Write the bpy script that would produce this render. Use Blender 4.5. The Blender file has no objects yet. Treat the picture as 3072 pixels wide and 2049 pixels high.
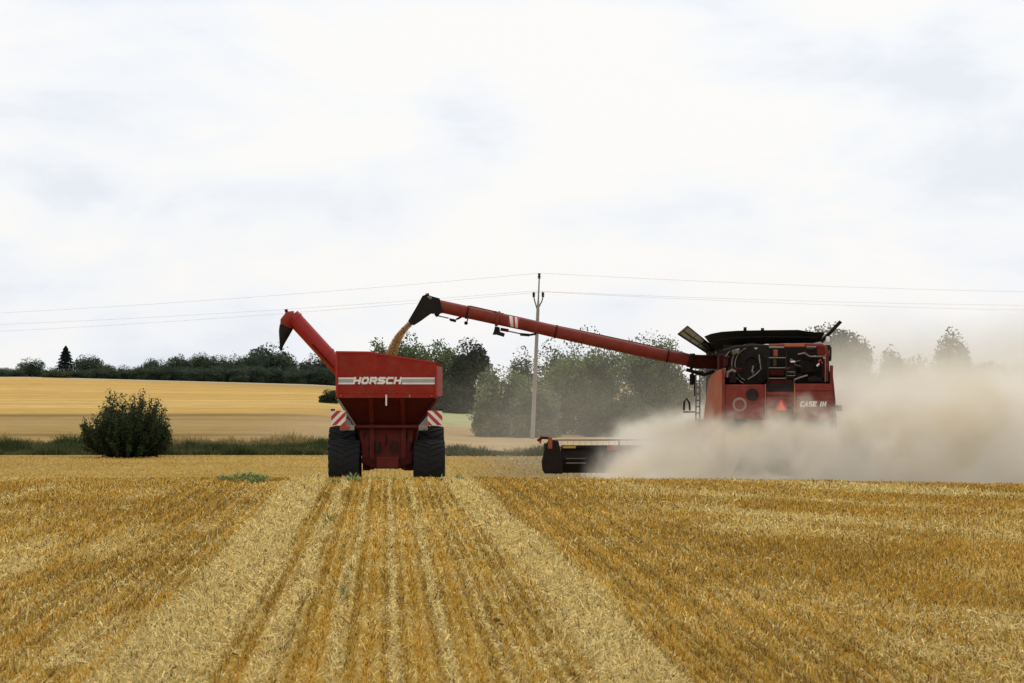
import bpy, math, random
import numpy as np
from mathutils import Vector, Matrix

random.seed(7)
rng = np.random.default_rng(7)
scene = bpy.context.scene
col = scene.collection

# ------------------------------------------------------------------ camera
F = 2844.0          # focal length in pixels of a 1024 px wide frame
CH = 2.4            # camera height
HY = 381.0          # row of the horizon
cd = bpy.data.cameras.new("camera")
cam = bpy.data.objects.new("camera", cd)
col.objects.link(cam)
cam.location = (0, 0, CH)
cam.rotation_euler = (math.radians(90), 0, 0)
cd.sensor_width = 36.0
cd.lens = F / 1024 * 36
cd.shift_y = (HY - 341.5) / 1024
cd.clip_start = 0.5
cd.clip_end = 20000
cd.dof.use_dof = True
cd.dof.focus_distance = 70
cd.dof.aperture_fstop = 8.0
scene.camera = cam

def P(px, py, Y):
    return ((px - 512) * Y / F, Y, CH - (py - HY) * Y / F)
def D(x, y, Y):            # survey of the photo at 2351 px width
    return P(x / 2.2959, y / 2.2959, Y)
def W(x, y, Y):            # survey close-up of the harvester
    return P(660 + .08507 * x, 306.67 + .08507 * y, Y)
def A(x, y, Y):            # survey close-up of the unloading auger
    return P(393.33 + .08507 * x, 266.67 + .08507 * y, Y)
def V(x, y, Y):            # survey close-up of the wagon
    return P(266.67 + .12755 * x, 293.33 + .12755 * y, Y)

# ------------------------------------------------------------------ materials
def new_mat(name):
    m = bpy.data.materials.new(name)
    m.use_nodes = True
    nt = m.node_tree
    return m, nt, nt.nodes["Principled BSDF"]

def mat(name, c, rough=0.6, metal=0.0, dirt=0.0, dirtc=(.30, .24, .15), scale=3.0, bump=0.0, spec=0.4, var=0.12):
    m, nt, b = new_mat(name)
    N, L = nt.nodes, nt.links
    tc = N.new('ShaderNodeTexCoord')
    n1 = N.new('ShaderNodeTexNoise'); n1.inputs['Scale'].default_value = scale; n1.inputs['Detail'].default_value = 6
    n1.inputs['Roughness'].default_value = .65
    L.new(tc.outputs['Object'], n1.inputs['Vector'])
    r = N.new('ShaderNodeMapRange'); r.inputs[1].default_value = .3; r.inputs[2].default_value = .7
    r.inputs[3].default_value = 1 - var; r.inputs[4].default_value = 1 + var
    L.new(n1.outputs['Fac'], r.inputs[0])
    mx = N.new('ShaderNodeMix'); mx.data_type = 'RGBA'; mx.blend_type = 'MULTIPLY'; mx.inputs[0].default_value = 1
    mx.inputs[6].default_value = (*c, 1)
    cmb = N.new('ShaderNodeCombineColor')
    for i in range(3): L.new(r.outputs[0], cmb.inputs[i])
    L.new(cmb.outputs[0], mx.inputs[7])
    out = mx.outputs[2]
    n2 = N.new('ShaderNodeTexNoise'); n2.inputs['Scale'].default_value = scale * 2.3; n2.inputs['Detail'].default_value = 8
    L.new(tc.outputs['Object'], n2.inputs['Vector'])
    r2 = N.new('ShaderNodeMapRange'); r2.inputs[1].default_value = .42; r2.inputs[2].default_value = .72
    r2.inputs[3].default_value = dirt * .35; r2.inputs[4].default_value = dirt
    L.new(n2.outputs['Fac'], r2.inputs[0])
    m2 = N.new('ShaderNodeMix'); m2.data_type = 'RGBA'; m2.inputs[7].default_value = (*dirtc, 1)
    L.new(r2.outputs[0], m2.inputs[0]); L.new(out, m2.inputs[6])
    L.new(m2.outputs[2], b.inputs['Base Color'])
    rr = N.new('ShaderNodeMapRange'); rr.inputs[3].default_value = rough; rr.inputs[4].default_value = min(1, rough + .3)
    L.new(n2.outputs['Fac'], rr.inputs[0]); L.new(rr.outputs[0], b.inputs['Roughness'])
    b.inputs['Metallic'].default_value = metal
    b.inputs['Specular IOR Level'].default_value = spec
    if bump:
        bp = N.new('ShaderNodeBump'); bp.inputs['Strength'].default_value = bump; bp.inputs['Distance'].default_value = .02
        L.new(n2.outputs['Fac'], bp.inputs['Height']); L.new(bp.outputs[0], b.inputs['Normal'])
    return m

def attr_mat(name, rough=.85, transl=0.0, gain=1.0, spec=.15):
    m, nt, b = new_mat(name)
    a = nt.nodes.new('ShaderNodeAttribute'); a.attribute_name = 'tint'
    nt.links.new(a.outputs['Color'], b.inputs['Base Color'])
    b.inputs['Roughness'].default_value = rough
    b.inputs['Specular IOR Level'].default_value = spec
    if transl:
        t = nt.nodes.new('ShaderNodeBsdfTranslucent'); nt.links.new(a.outputs['Color'], t.inputs['Color'])
        ms = nt.nodes.new('ShaderNodeMixShader'); ms.inputs[0].default_value = transl
        nt.links.new(b.outputs[0], ms.inputs[1]); nt.links.new(t.outputs[0], ms.inputs[2])
        nt.links.new(ms.outputs[0], nt.nodes['Material Output'].inputs['Surface'])
    return m

M = dict(
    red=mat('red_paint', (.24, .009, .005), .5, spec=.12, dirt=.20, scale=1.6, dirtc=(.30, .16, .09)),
    redtube=mat('red_tube_paint', (.32, .010, .007), .34, dirt=.06, scale=1.5, spec=.35, dirtc=(.30, .16, .09)),
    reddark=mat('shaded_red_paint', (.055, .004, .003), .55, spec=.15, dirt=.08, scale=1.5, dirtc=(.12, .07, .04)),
    ringgrey=mat('dusty_white_ring', (.30, .25, .21), .7, spec=.1, dirt=.6, scale=6, dirtc=(.22, .09, .06)),
    soil=mat('dark_soil', (.12, .08, .04), .95, spec=.05, dirt=.3, dirtc=(.10, .07, .04), scale=20),
    sigdull=mat('dull_red_reflector', (.40, .03, .02), .6, spec=.1, dirt=.3),
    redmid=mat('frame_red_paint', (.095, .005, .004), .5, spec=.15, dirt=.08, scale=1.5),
    redold=mat('harvester_red_paint', (.17, .012, .008), .5, spec=.2, dirt=.20, scale=1.8, dirtc=(.30, .17, .10)),
    orange=mat('dusty_orange_red_panel', (.38, .075, .032), .65, spec=.1, dirt=.55, scale=1.8, dirtc=(.30, .19, .11)),
    black=mat('black_plastic', (.009, .008, .008), .6, spec=.15, dirt=.04, scale=3),
    tank=mat('tank_black', (.008, .008, .007), .65, spec=.15, dirt=.04, scale=1),
    rubber=mat('tyre_rubber', (.010, .010, .011), .8, spec=.2, dirt=.14, scale=4, dirtc=(.08, .07, .055), bump=.3),
    dark=mat('dark_machinery', (.014, .010, .009), .65, spec=.2, dirt=.22, scale=5, dirtc=(.08, .06, .045)),
    grey=mat('grey_metal', (.25, .25, .24), .45, .5, dirt=.4, scale=4),
    silver=mat('silver_pipe', (.22, .19, .175), .3, .6, dirt=.35, scale=5),
    white=mat('white_paint', (.75, .73, .70), .45, dirt=.15, scale=3),
    stripegrey=mat('grey_stripe_decal', (.33, .34, .35), .5, dirt=.1),
    signred=mat('sign_red', (.42, .02, .015), .4, dirt=.1),
    signal=mat('fluorescent_orange', (1.0, .10, .02), .5, dirt=.0, var=.03),
    lamp=mat('red_lamp', (.45, .02, .01), .25, dirt=.05),
    amber=mat('amber_lamp', (.8, .25, .02), .3, dirt=.05),
    olive=mat('olive_yellow_panel', (.085, .060, .014), .8, dirt=.4, scale=5, spec=.1, dirtc=(.07, .055, .03)),
    yellow=mat('yellow_strip', (.55, .40, .05), .6, dirt=.2),
    glass=mat('dark_glass', (.02, .025, .03), .1, dirt=.1),
    weed=mat('weed_leaf', (.20, .26, .10), .7, dirt=.2, dirtc=(.15, .17, .07), scale=30, var=.4, spec=.1),
    wood=mat('weathered_pole', (.30, .27, .24), .8, dirt=.3, scale=2, dirtc=(.16, .13, .10), bump=.3),
    polesteel=mat('pole_metal', (.13, .13, .13), .6, .3),
    wire=mat('wire', (.6, .6, .61), .5, .3),
    bark=mat('bark', (.07, .055, .04), .9, dirt=.3, dirtc=(.04, .04, .03), scale=6, bump=.6),
    leaf=attr_mat('foliage', .75, .25),
    straw=attr_mat('straw', .75, .18, spec=.25),
    grain=attr_mat('grain', .6, .1),
)

# ------------------------------------------------------------------ mesh helpers
def link(o, parent=None):
    col.objects.link(o)
    if parent is not None:
        o.parent = parent
    return o

def tag(o, label=None, cat=None, group=None, kind=None):
    if label: o['label'] = label
    if cat: o['category'] = cat
    if group: o['group'] = group
    if kind: o['kind'] = kind
    return o

def thing(name, loc, label, cat, group=None, rz=0):
    o = bpy.data.objects.new(name, None)
    o.location = loc
    o.rotation_euler = (0, 0, rz)
    o.empty_display_size = .3
    col.objects.link(o)
    return tag(o, label, cat, group)

class MB:
    def __init__(s):
        s.v, s.f = [], []
    def add(s, vs, fs):
        k = len(s.v)
        s.v += [tuple(v) for v in vs]
        s.f += [tuple(i + k for i in f) for f in fs]
        return s
    def box(s, x0, x1, y0, y1, z0, z1):
        return s.add([(x0, y0, z0), (x1, y0, z0), (x1, y1, z0), (x0, y1, z0), (x0, y0, z1), (x1, y0, z1), (x1, y1, z1), (x0, y1, z1)],
                     [(0, 3, 2, 1), (4, 5, 6, 7), (0, 1, 5, 4), (1, 2, 6, 5), (2, 3, 7, 6), (3, 0, 4, 7)])
    def prism(s, poly, d):      # poly: list of 3D points, d: offset vector
        n = len(poly)
        q = [tuple(a + b for a, b in zip(p, d)) for p in poly]
        return s.add(list(poly) + q, [tuple(range(n)), tuple(reversed(range(n, 2 * n)))] + [(i, i + n, (i + 1) % n + n, (i + 1) % n) for i in range(n)])
    def loft(s, rings, cap=True, closed=True):
        n = len(rings[0]); fs = []
        vs = [p for r in rings for p in r]
        for i in range(len(rings) - 1):
            for j in range(n if closed else n - 1):
                fs.append((i * n + j, i * n + (j + 1) % n, (i + 1) * n + (j + 1) % n, (i + 1) * n + j))
        if cap:
            fs.append(tuple(reversed(range(n)))); fs.append(tuple(range((len(rings) - 1) * n, len(rings) * n)))
        return s.add(vs, fs)
    def tube(s, pts, r, n=12, cap=True):
        pts = [Vector(p) for p in pts]
        rs = r if isinstance(r, (list, tuple)) else [r] * len(pts)
        rings = []; up = None
        for i, p in enumerate(pts):
            a = pts[max(0, i - 1)]; b = pts[min(len(pts) - 1, i + 1)]
            t = (b - a).normalized()
            if up is None:
                up = t.orthogonal().normalized()
            up = (up - t * up.dot(t)).normalized()
            w = t.cross(up)
            rings.append([tuple(p + (up * math.cos(2 * math.pi * k / n) + w * math.sin(2 * math.pi * k / n)) * rs[i]) for k in range(n)])
        return s.loft(rings, cap)
    def disc_lathe(s, c, prof, n=32, ax='x'):   # prof: (offset along axis, radius)
        rings = []
        for o, r in prof:
            ring = []
            for k in range(n):
                a = 2 * math.pi * k / n
                if ax == 'x': ring.append((c[0] + o, c[1] + r * math.cos(a), c[2] + r * math.sin(a)))
                elif ax == 'y': ring.append((c[0] + r * math.cos(a), c[1] + o, c[2] + r * math.sin(a)))
                else: ring.append((c[0] + r * math.cos(a), c[1] + r * math.sin(a), c[2] + o))
            rings.append(ring)
        return s.loft(rings)
    def build(s, name, m, parent=None, smooth=False, bevel=0, origin=None):
        me = bpy.data.meshes.new(name)
        vs = s.v
        off = Vector((0, 0, 0))
        if parent is not None:
            off = Vector(wloc(parent))
        elif origin is not None:
            off = Vector(origin)
        me.from_pydata([(v[0] - off.x, v[1] - off.y, v[2] - off.z) for v in vs], [], s.f)
        me.materials.append(m)
        me.update()
        o = bpy.data.objects.new(name, me)
        if origin is not None and parent is None: o.location = origin
        link(o, parent)
        if smooth:
            me.polygons.foreach_set('use_smooth', [True] * len(me.polygons))
            try: me.set_sharp_from_angle(angle=math.radians(40))
            except Exception: pass
        if bevel:
            b = o.modifiers.new('bevel', 'BEVEL'); b.width = bevel; b.segments = 2; b.limit_method = 'ANGLE'
        return o

def wloc(o):
    l = Vector((0, 0, 0))
    while o is not None:
        l = l + Vector(o.location); o = o.parent
    return l

def quads_mesh(name, V4, colors, m, parent=None, kind='obj', loc=(0, 0, 0)):
    """V4: (N,4,3) array of quads in local space; colors (N,3) -> face attribute"""
    N = V4.shape[0]
    me = bpy.data.meshes.new(name)
    me.vertices.add(N * 4)
    me.vertices.foreach_set('co', V4.reshape(-1).astype(np.float32))
    me.loops.add(N * 4)
    me.loops.foreach_set('vertex_index', np.arange(N * 4, dtype=np.int32))
    me.polygons.add(N)
    me.polygons.foreach_set('loop_start', (np.arange(N) * 4).astype(np.int32))
    me.polygons.foreach_set('loop_total', np.full(N, 4, dtype=np.int32))
    me.update(calc_edges=True)
    at = me.attributes.new('tint', 'FLOAT_COLOR', 'FACE')
    at.data.foreach_set('color', np.concatenate([colors, np.ones((N, 1))], 1).astype(np.float32).reshape(-1))
    me.materials.append(m)
    if kind == 'mesh':
        return me
    o = bpy.data.objects.new(name, me)
    o.location = loc
    return link(o, parent)

_H = np.random.default_rng(99).random((256, 256))
def vn(x, y):
    x = np.asarray(x, float); y = np.asarray(y, float)
    xi = np.floor(x).astype(int); yi = np.floor(y).astype(int)
    fx = x - xi; fy = y - yi
    fx = fx * fx * (3 - 2 * fx); fy = fy * fy * (3 - 2 * fy)
    g = lambda a, b: _H[a & 255, b & 255]
    return (g(xi, yi) * (1 - fx) * (1 - fy) + g(xi + 1, yi) * fx * (1 - fy) + g(xi, yi + 1) * (1 - fx) * fy + g(xi + 1, yi + 1) * fx * fy)
def fbm(x, y, o=4):
    s = 0; a = .5; t = 0
    for i in range(o):
        s = s + a * vn(x * 2 ** i + 17.3 * i, y * 2 ** i + 5.1 * i); t += a; a *= .55
    return s / t
def sm(a, b, x):
    t = np.clip((np.asarray(x, float) - a) / (b - a), 0, 1)
    return t * t * (3 - 2 * t)

# ------------------------------------------------------------------ terrain
def ground_z(X, Y):
    X = np.asarray(X, float); Y = np.asarray(Y, float)
    near = np.interp(Y, [-60, 0, 60, 67, 71, 74, 77, 84, 116], [.15, .05, 0, -.015, -.09, -.28, -.50, -.62, -.68])
    near = near - .016 * np.clip(X - 4, 0, 20) * sm(45, 70, Y) * (1 - sm(75, 100, Y))
    near = near + (fbm(X * .12, Y * .06) - .5) * .10 * (1 - sm(66, 80, Y))
    zL = np.interp(Y, [116, 121, 150, 200, 260, 320, 370, 400, 430, 480, 3000, 9000], [-.68, -.42, -.15, .42, 1.12, 2.02, 2.72, 2.98, 2.85, 2.4, 0, -5])
    zR = np.interp(Y, [116, 121, 150, 190, 215, 250, 300, 400, 3000, 9000], [-.68, -.85, -1.10, -1.35, -1.15, -.12, .15, .5, 0, -5])
    s = sm(-.074, -.010, X / np.maximum(Y, 120))
    r_ = np.clip((X / np.maximum(Y, 120) + .17) / .10, 0, 1.2)
    zL = np.where(zL > 0, zL * (1 - .36 * r_ * sm(220, 330, Y)), zL)
    far = zL * (1 - s) + zR * s + (fbm(X * .02, Y * .012) - .5) * .35 * sm(125, 200, Y) * (1 - sm(370, 395, Y))
    w = sm(114, 119, Y)
    return near * (1 - w) + far * w

def pale(X, Y):
    """share of loose pale straw on the stubble (0..1)"""
    u = X + .0443 * Y
    wob = (fbm(X * .25 + 9, Y * .12) - .5) * .35
    v = u + wob * .8
    def band(a, b, s=.12): return sm(a - s, a + s, v) * (1 - sm(b - s, b + s, v))
    fine = lambda c, w: np.exp(-((u + (fbm(X * 0 + c * 7, Y * .25) - .5) * .16 - c) / w) ** 2)
    grain_ = fbm(X * 3.1, Y * .8 + 11)
    far_ = sm(30, 60, Y)
    p = (.80 + .5 * (grain_ - .5)) * band(-2.32, -1.38, .14)
    p = np.maximum(p, (.85 + .5 * (grain_ - .5)) * band(1.66 - .28 * far_, 2.36 - .2 * far_, .16))
    p = np.maximum(p, (.20 + .9 * (grain_ - .5)) * band(1.0, 1.8, .2))
    p = np.maximum(p, (.22 + .9 * (grain_ - .5)) * band(-3.2, -2.3, .3))
    fade = .25 + 1.1 * fbm(X * 2, Y * .22 + 40)
    for c, w, k in ((-.98, .095, 1.7), (-.42, .045, 1.2), (.08, .045, 1.3), (.55, .06, 1.2), (.98, .10, .4)):
        p = np.maximum(p, fine(c, w) * k * fade)
    base = .03 + .22 * sm(.45, .75, fbm(X * 1.6 + 3, Y * .5))
    right = sm(2.7, 3.6, u); left = 1 - sm(-3.4, -2.7, u)
    patch = sm(.42, .66, fbm(X * .30 + .10 * Y, Y * .11 + 8)) * .55
    streak = sm(.48, .70, fbm(u * .8 + 31, Y * .10)) * .50
    rows = .16 * (.5 + .5 * np.cos(2 * np.pi * u / .42)) * (1 - sm(4, 7, u)) * (u > 0)
    p = np.maximum(p, base)
    p = np.maximum(p, right * (patch * sm(3.4, 6.5, u + (grain_ - .5) * 3) + rows))
    p = np.maximum(p, left * streak * (.6 + .8 * grain_))
    return np.clip(p, 0, 1)

C_gold = np.array((.64, .405, .062)); C_gold2 = np.array((.53, .290, .028)); C_pale = np.array((.82, .66, .27)); C_dark = np.array((.16, .09, .025))
def field_color(X, Y):
    p = pale(X, Y)[..., None]
    n = fbm(X * .5, Y * .25)[..., None]
    g = C_gold * n + C_gold2 * (1 - n)
    c = g * (1 - p) + C_pale * p
    far = sm(74, 95, Y)[..., None]
    n2 = fbm(X * .15, Y * .5)[..., None]
    cf = np.array((.56, .37, .095)) * (.82 + .36 * n2)
    rr = sm(-2.5, 1, X)[..., None]
    cf = cf * (1 - rr) + np.array((.40, .30, .15)) * (.85 + .3 * n2) * rr
    return c * (1 - far) + cf * far

def grid_mesh(name, xs, ys, zf, cf, m):
    Xg, Yg = np.meshgrid(xs, ys)
    Zg = zf(Xg, Yg)
    nx, ny = len(xs), len(ys)
    me = bpy.data.meshes.new(name)
    me.vertices.add(nx * ny)
    me.vertices.foreach_set('co', np.stack([Xg, Yg, Zg], -1).astype(np.float32).reshape(-1))
    i, j = np.meshgrid(np.arange(nx - 1), np.arange(ny - 1))
    a = (j * nx + i).reshape(-1)
    q = np.stack([a, a + 1, a + 1 + nx, a + nx], 1).astype(np.int32)
    me.loops.add(q.size); me.loops.foreach_set('vertex_index', q.reshape(-1))
    me.polygons.add(len(q)); me.polygons.foreach_set('loop_start', (np.arange(len(q)) * 4).astype(np.int32))
    me.polygons.foreach_set('loop_total', np.full(len(q), 4, dtype=np.int32))
    me.update(calc_edges=True)
    me.polygons.foreach_set('use_smooth', np.ones(len(q), bool))
    at = me.attributes.new('tint', 'FLOAT_COLOR', 'POINT')
    c = cf(Xg, Yg).reshape(-1, 3)
    at.data.foreach_set('color', np.concatenate([c, np.ones((len(c), 1))], 1).astype(np.float32).reshape(-1))
    me.materials.append(m)
    o = bpy.data.objects.new(name, me)
    return link(o)

def ground_material(name, gain, nscale, namp):
    m, nt, b = new_mat(name)
    N, L = nt.nodes, nt.links
    a = N.new('ShaderNodeAttribute'); a.attribute_name = 'tint'
    g = N.new('ShaderNodeNewGeometry')
    mp = N.new('ShaderNodeMapping'); mp.inputs['Scale'].default_value = nscale
    L.new(g.outputs['Position'], mp.inputs['Vector'])
    n = N.new('ShaderNodeTexNoise'); n.inputs['Scale'].default_value = 1; n.inputs['Detail'].default_value = 9; n.inputs['Roughness'].default_value = .7
    L.new(mp.outputs[0], n.inputs['Vector'])
    r = N.new('ShaderNodeMapRange'); r.inputs[1].default_value = .3; r.inputs[2].default_value = .7
    r.inputs[3].default_value = gain * (1 - namp); r.inputs[4].default_value = gain * (1 + namp)
    L.new(n.outputs['Fac'], r.inputs[0])
    mx = N.new('ShaderNodeVectorMath'); mx.operation = 'SCALE'
    L.new(a.outputs['Color'], mx.inputs[0]); L.new(r.outputs[0], mx.inputs['Scale'])
    L.new(mx.outputs[0], b.inputs['Base Color'])
    b.inputs['Roughness'].default_value = .95; b.inputs['Specular IOR Level'].default_value = .05
    bp = N.new('ShaderNodeBump'); bp.inputs['Strength'].default_value = .5; bp.inputs['Distance'].default_value = .05
    L.new(n.outputs['Fac'], bp.inputs['Height']); L.new(bp.outputs[0], b.inputs['Normal'])
    return m

ys = np.concatenate([np.arange(-60, 18, 6), np.arange(18, 66, .4), np.arange(66, 80, .25), np.arange(80, 117.01, .5)])
xs = np.concatenate([np.arange(-400, -24, 20), np.arange(-24, 26, .125), np.arange(26, 400, 20)])
fo = grid_mesh('stubble_field', xs, ys, ground_z, field_color, ground_material('stubble_ground', .62, (9, 4, 9), .45))
tag(fo, 'golden harvested stubble field with pale straw rows', None, None, 'structure')

def hill_color(X, Y):
    n = fbm(X * .012, Y * .10, 5)
    n2 = fbm(X * .004 + 5, Y * .03 + X * .004, 4)
    gold = np.array((.49, .305, .080)); brown = np.array((.29, .19, .058)); pale_ = np.array((.56, .38, .135)); dk = np.array((.36, .25, .10))
    w = sm(172, 196, Y + (n2 - .5) * 40)[..., None]
    c = brown * (1 - w) + gold * w
    st = sm(.50, .60, n)[..., None]
    c = c * (1 - .6 * st) + np.where(w > .5, pale_, dk) * .6 * st
    c = c * (.88 + .24 * fbm(X * .02 + 3, Y * .16, 4))[..., None]
    up = (sm(290, 330, Y + X * 1.1))[..., None]       # brown brow of the hill to the right
    c = c * (1 - .75 * up) + np.array((.33, .22, .085)) * .75 * up
    line = np.exp(-((Y - 181 - (n2 - .5) * 10) / 3.0) ** 2)[..., None] * .4
    c = c * (1 - line)
    line = np.exp(-((Y - 140 - (n2 - .5) * 6) / 1.5) ** 2)[..., None] * .45
    c = c * (1 - line)
    tram = np.exp(-((((X * .35 + Y * .94) / 11.0) % 1 - .5) / .06) ** 2)[..., None] * .16 * sm(175, 200, Y)[..., None]
    c = c * (1 - tram)
    c = c * (.88 + .24 * fbm(X * .09, Y * .35 + 60, 4))[..., None]
    edge = sm(385, 392, Y)[..., None]
    c = c * (1 - edge) + np.array((.50, .44, .33)) * edge
    r = sm(-16, -8, X)[..., None]
    rc = np.array((.36, .25, .12)) * (.8 + .4 * n[..., None])
    g = (sm(205, 225, Y) * (1 - sm(260, 275, Y)))[..., None]
    rc = rc * (1 - g) + np.array((.34, .34, .17)) * g
    c = c * (1 - r) + rc * r
    st = (1 - sm(118.5, 121, Y))[..., None]
    c = c * (1 - st) + np.array((.07, .08, .03)) * st
    return c
ys2 = np.concatenate([np.arange(117, 130, .5), np.arange(130, 300, 1.5), np.arange(300, 420, 2), np.array([425, 440, 480, 600, 900, 1500, 3000, 9000])])
xs2 = np.concatenate([np.array([-6000, -2500, -1000, -500, -300]), np.arange(-200, 120, 2.0), np.array([120, 200, 400, 1000, 2500, 6000])])
ho = grid_mesh('hill_field', xs2, ys2, ground_z, hill_color, ground_material('hill_ground', 1.0, (.5, .9, .9), .24))
tag(ho, 'rolling yellow and brown grain field rising behind the harvest', None, None, 'structure')

# ------------------------------------------------------------------ straw and stubble on the near field
def straw_layer(n, y0, y1, stand, seed):
    r = np.random.default_rng(seed)
    Y = y0 * (y1 / y0) ** r.random(n)
    X = (r.random(n) * 2 - 1) * (.195 * Y + .4)
    out = r.random(n) < .17
    X = np.where(out, np.sign(X) * (.195 * Y + .4 + 4.0 * r.random(n)), X)
    p = pale(X, Y)
    u = X + .0443 * Y
    if stand:
        # drilled rows: pull the stalks onto rows, leaving the loose-straw lanes thinner
        row = np.round(u / .15) * .15
        near = (u < 6)
        X = np.where(near, X + (row - u) * .6, X)
        keep = r.random(n) > p * .80
    else:
        keep = r.random(n) < (.05 + .95 * p ** 1.3)
    X, Y, p = X[keep], Y[keep], p[keep]
    n = len(X)
    Z = ground_z(X, Y)
    k = (Y / 22) ** .8
    az = r.random(n) * 2 * math.pi
    if stand:
        hgt = (.035 + .05 * r.random(n)) * (1 - .5 * p) * (1 + .5 * (fbm(X * 1.3, Y * .5) - .5)) * (1 + .25 * (k - 1))
        lean = r.normal(0, .35, (n, 2)) * hgt[:, None]
        tip = np.stack([lean[:, 0], lean[:, 1], hgt], 1)
        wid = (.006 + .005 * r.random(n)) * k
        base = np.stack([X, Y, Z - .01], 1)
    else:
        ln = (.035 + .065 * r.random(n) + .08 * (r.random(n) < .06)) * (.7 + .3 * k)
        el = r.normal(.45, .40, n)
        tip = np.stack([np.cos(az) * np.cos(el) * ln, np.sin(az) * np.cos(el) * ln, np.abs(np.sin(el)) * ln], 1)
        wid = (.006 + .005 * r.random(n)) * k
        pile = .05 * p * r.random(n) + .01
        base = np.stack([X, Y, Z + pile], 1) - tip * .5
        base[:, 2] += ln * .15
    side = np.stack([np.cos(az + 1.57), np.sin(az + 1.57) , r.normal(0, .35, n)], 1)
    if stand:
        side = np.stack([np.cos(az * .5 - .78), np.sin(az * .5 - .78), np.zeros(n)], 1)
    side = side * wid[:, None] * .5
    Q = np.stack([base - side, base + side, base + tip + side * .7, base + tip - side * .7], 1)
    t = r.random((n, 1)); br = .42 + .85 * r.random((n, 1))
    big = fbm(X * .45, Y * .2)[:, None]
    if stand:
        c = (C_gold * (1 - t) + C_gold2 * t)
        c = np.where(r.random((n, 1)) < .12 + .30 * (big - .4) + .6 * p[:, None], C_pale * .88, c)
        c = np.where(r.random((n, 1)) < .10, C_dark, c)
        seam = np.cos(2 * np.pi * (u[keep][:, None]) / .45 + 2.2)
        c = c * (.66 + .64 * big) * (1 + .20 * seam * (1 - .85 * sm(3, 6.5, np.abs(u[keep][:, None]))))
    else:
        c = C_pale * (1 - .45 * t) + C_gold * .45 * t
        c = np.where(r.random((n, 1)) < .08, C_dark, c)
    return Q, c * br

Q1, c1 = straw_layer(680000, 20.5, 78, True, 1)
Q2, c2 = straw_layer(860000, 20.5, 78, False, 2)
Q3, c3 = straw_layer(50000, 82, 116.5, True, 3)
Q4, c4 = straw_layer(24000, 78, 116.5, False, 4)
def calm(Q, c):
    b = Q[:, 0]; Q[:, 2:, 2] = Q[:, :2, 2] + (Q[:, 2:, 2] - Q[:, :2, 2]) * .6
    return c * .35 + field_color(b[:, 0], b[:, 1]) * .70
c3 = calm(Q3, c3); c4 = calm(Q4, c4)
o = quads_mesh('stubble', np.concatenate([Q1, Q3]), np.concatenate([c1, c3]), M['straw'])
tag(o, 'short golden cut stubble standing in drilled rows', 'stubble', None, 'stuff')
o = quads_mesh('loose_straw', np.concatenate([Q2, Q4]), np.concatenate([c2, c4]), M['straw'])
tag(o, 'pale loose chopped straw lying over the stubble', 'straw', None, 'stuff')
del Q1, Q2, Q3, Q4

# ------------------------------------------------------------------ boundary grass
def grass_strip(n, x0, x1, y0, y1, h, colA, colB, seed, name, label, wide=.03, clump=1.0):
    r = np.random.default_rng(seed)
    X = x0 + (x1 - x0) * r.random(n); Y = y0 + (y1 - y0) * r.random(n)
    k = fbm(X * .9, Y * .8 + seed, 5)
    Z = ground_z(X, Y)
    H = h * (.30 + 2.6 * clump * np.clip(k - .30, 0, 1) ** 1.2 * 1.4) * (.45 + .75 * r.random(n))
    lean = r.normal(0, .38, (n, 2)) * H[:, None]
    tip = np.stack([lean[:, 0], lean[:, 1], H], 1)
    az = r.random(n) * 3.14
    side = np.stack([np.cos(az), np.sin(az), az * 0], 1) * (wide * (.6 + .8 * r.random(n)))[:, None] * .5
    base = np.stack([X, Y, Z - .02], 1)
    Q = np.stack([base - side, base + side, base + tip + side * .3, base + tip - side * .3], 1)
    t = sm(.35, .65, k + r.normal(0, .12, n))[:, None]
    c = (np.array(colA) * t + np.array(colB) * (1 - t)) * (.5 + r.random((n, 1)))
    o = quads_mesh(name, Q, c, M['leaf'])
    return tag(o, label, 'grass', None, 'stuff')
grass_strip(90000, -28, 3, 117, 120.5, .30, (.055, .078, .024), (.14, .135, .055), 11, 'field_margin_grass', 'dark green rough grass strip along the far edge of the stubble')
grass_strip(30000, -28, 3, 120.2, 125, .30, (.30, .22, .09), (.17, .14, .06), 12, 'dry_grass', 'dry tan grass fringe behind the green field margin', .03)
grass_strip(30000, 1, 24, 118, 124, .24, (.10, .105, .055), (.18, .16, .09), 13, 'scrub_grass', 'grey green rough grass beside the trees and the pole')
# ------------------------------------------------------------------ foliage
def leaf_quads(C, size, r, up=.3):
    n = len(C)
    nrm = r.normal(0, 1, (n, 3)); nrm[:, 2] += up
    nrm /= np.linalg.norm(nrm, axis=1)[:, None]
    t = np.cross(nrm, r.normal(0, 1, (n, 3))); t /= np.linalg.norm(t, axis=1)[:, None] + 1e-9
    b = np.cross(nrm, t)
    s = size[:, None]
    return np.stack([C - t * s, C + b * s * .55, C + t * s, C - b * s * .55], 1)

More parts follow.
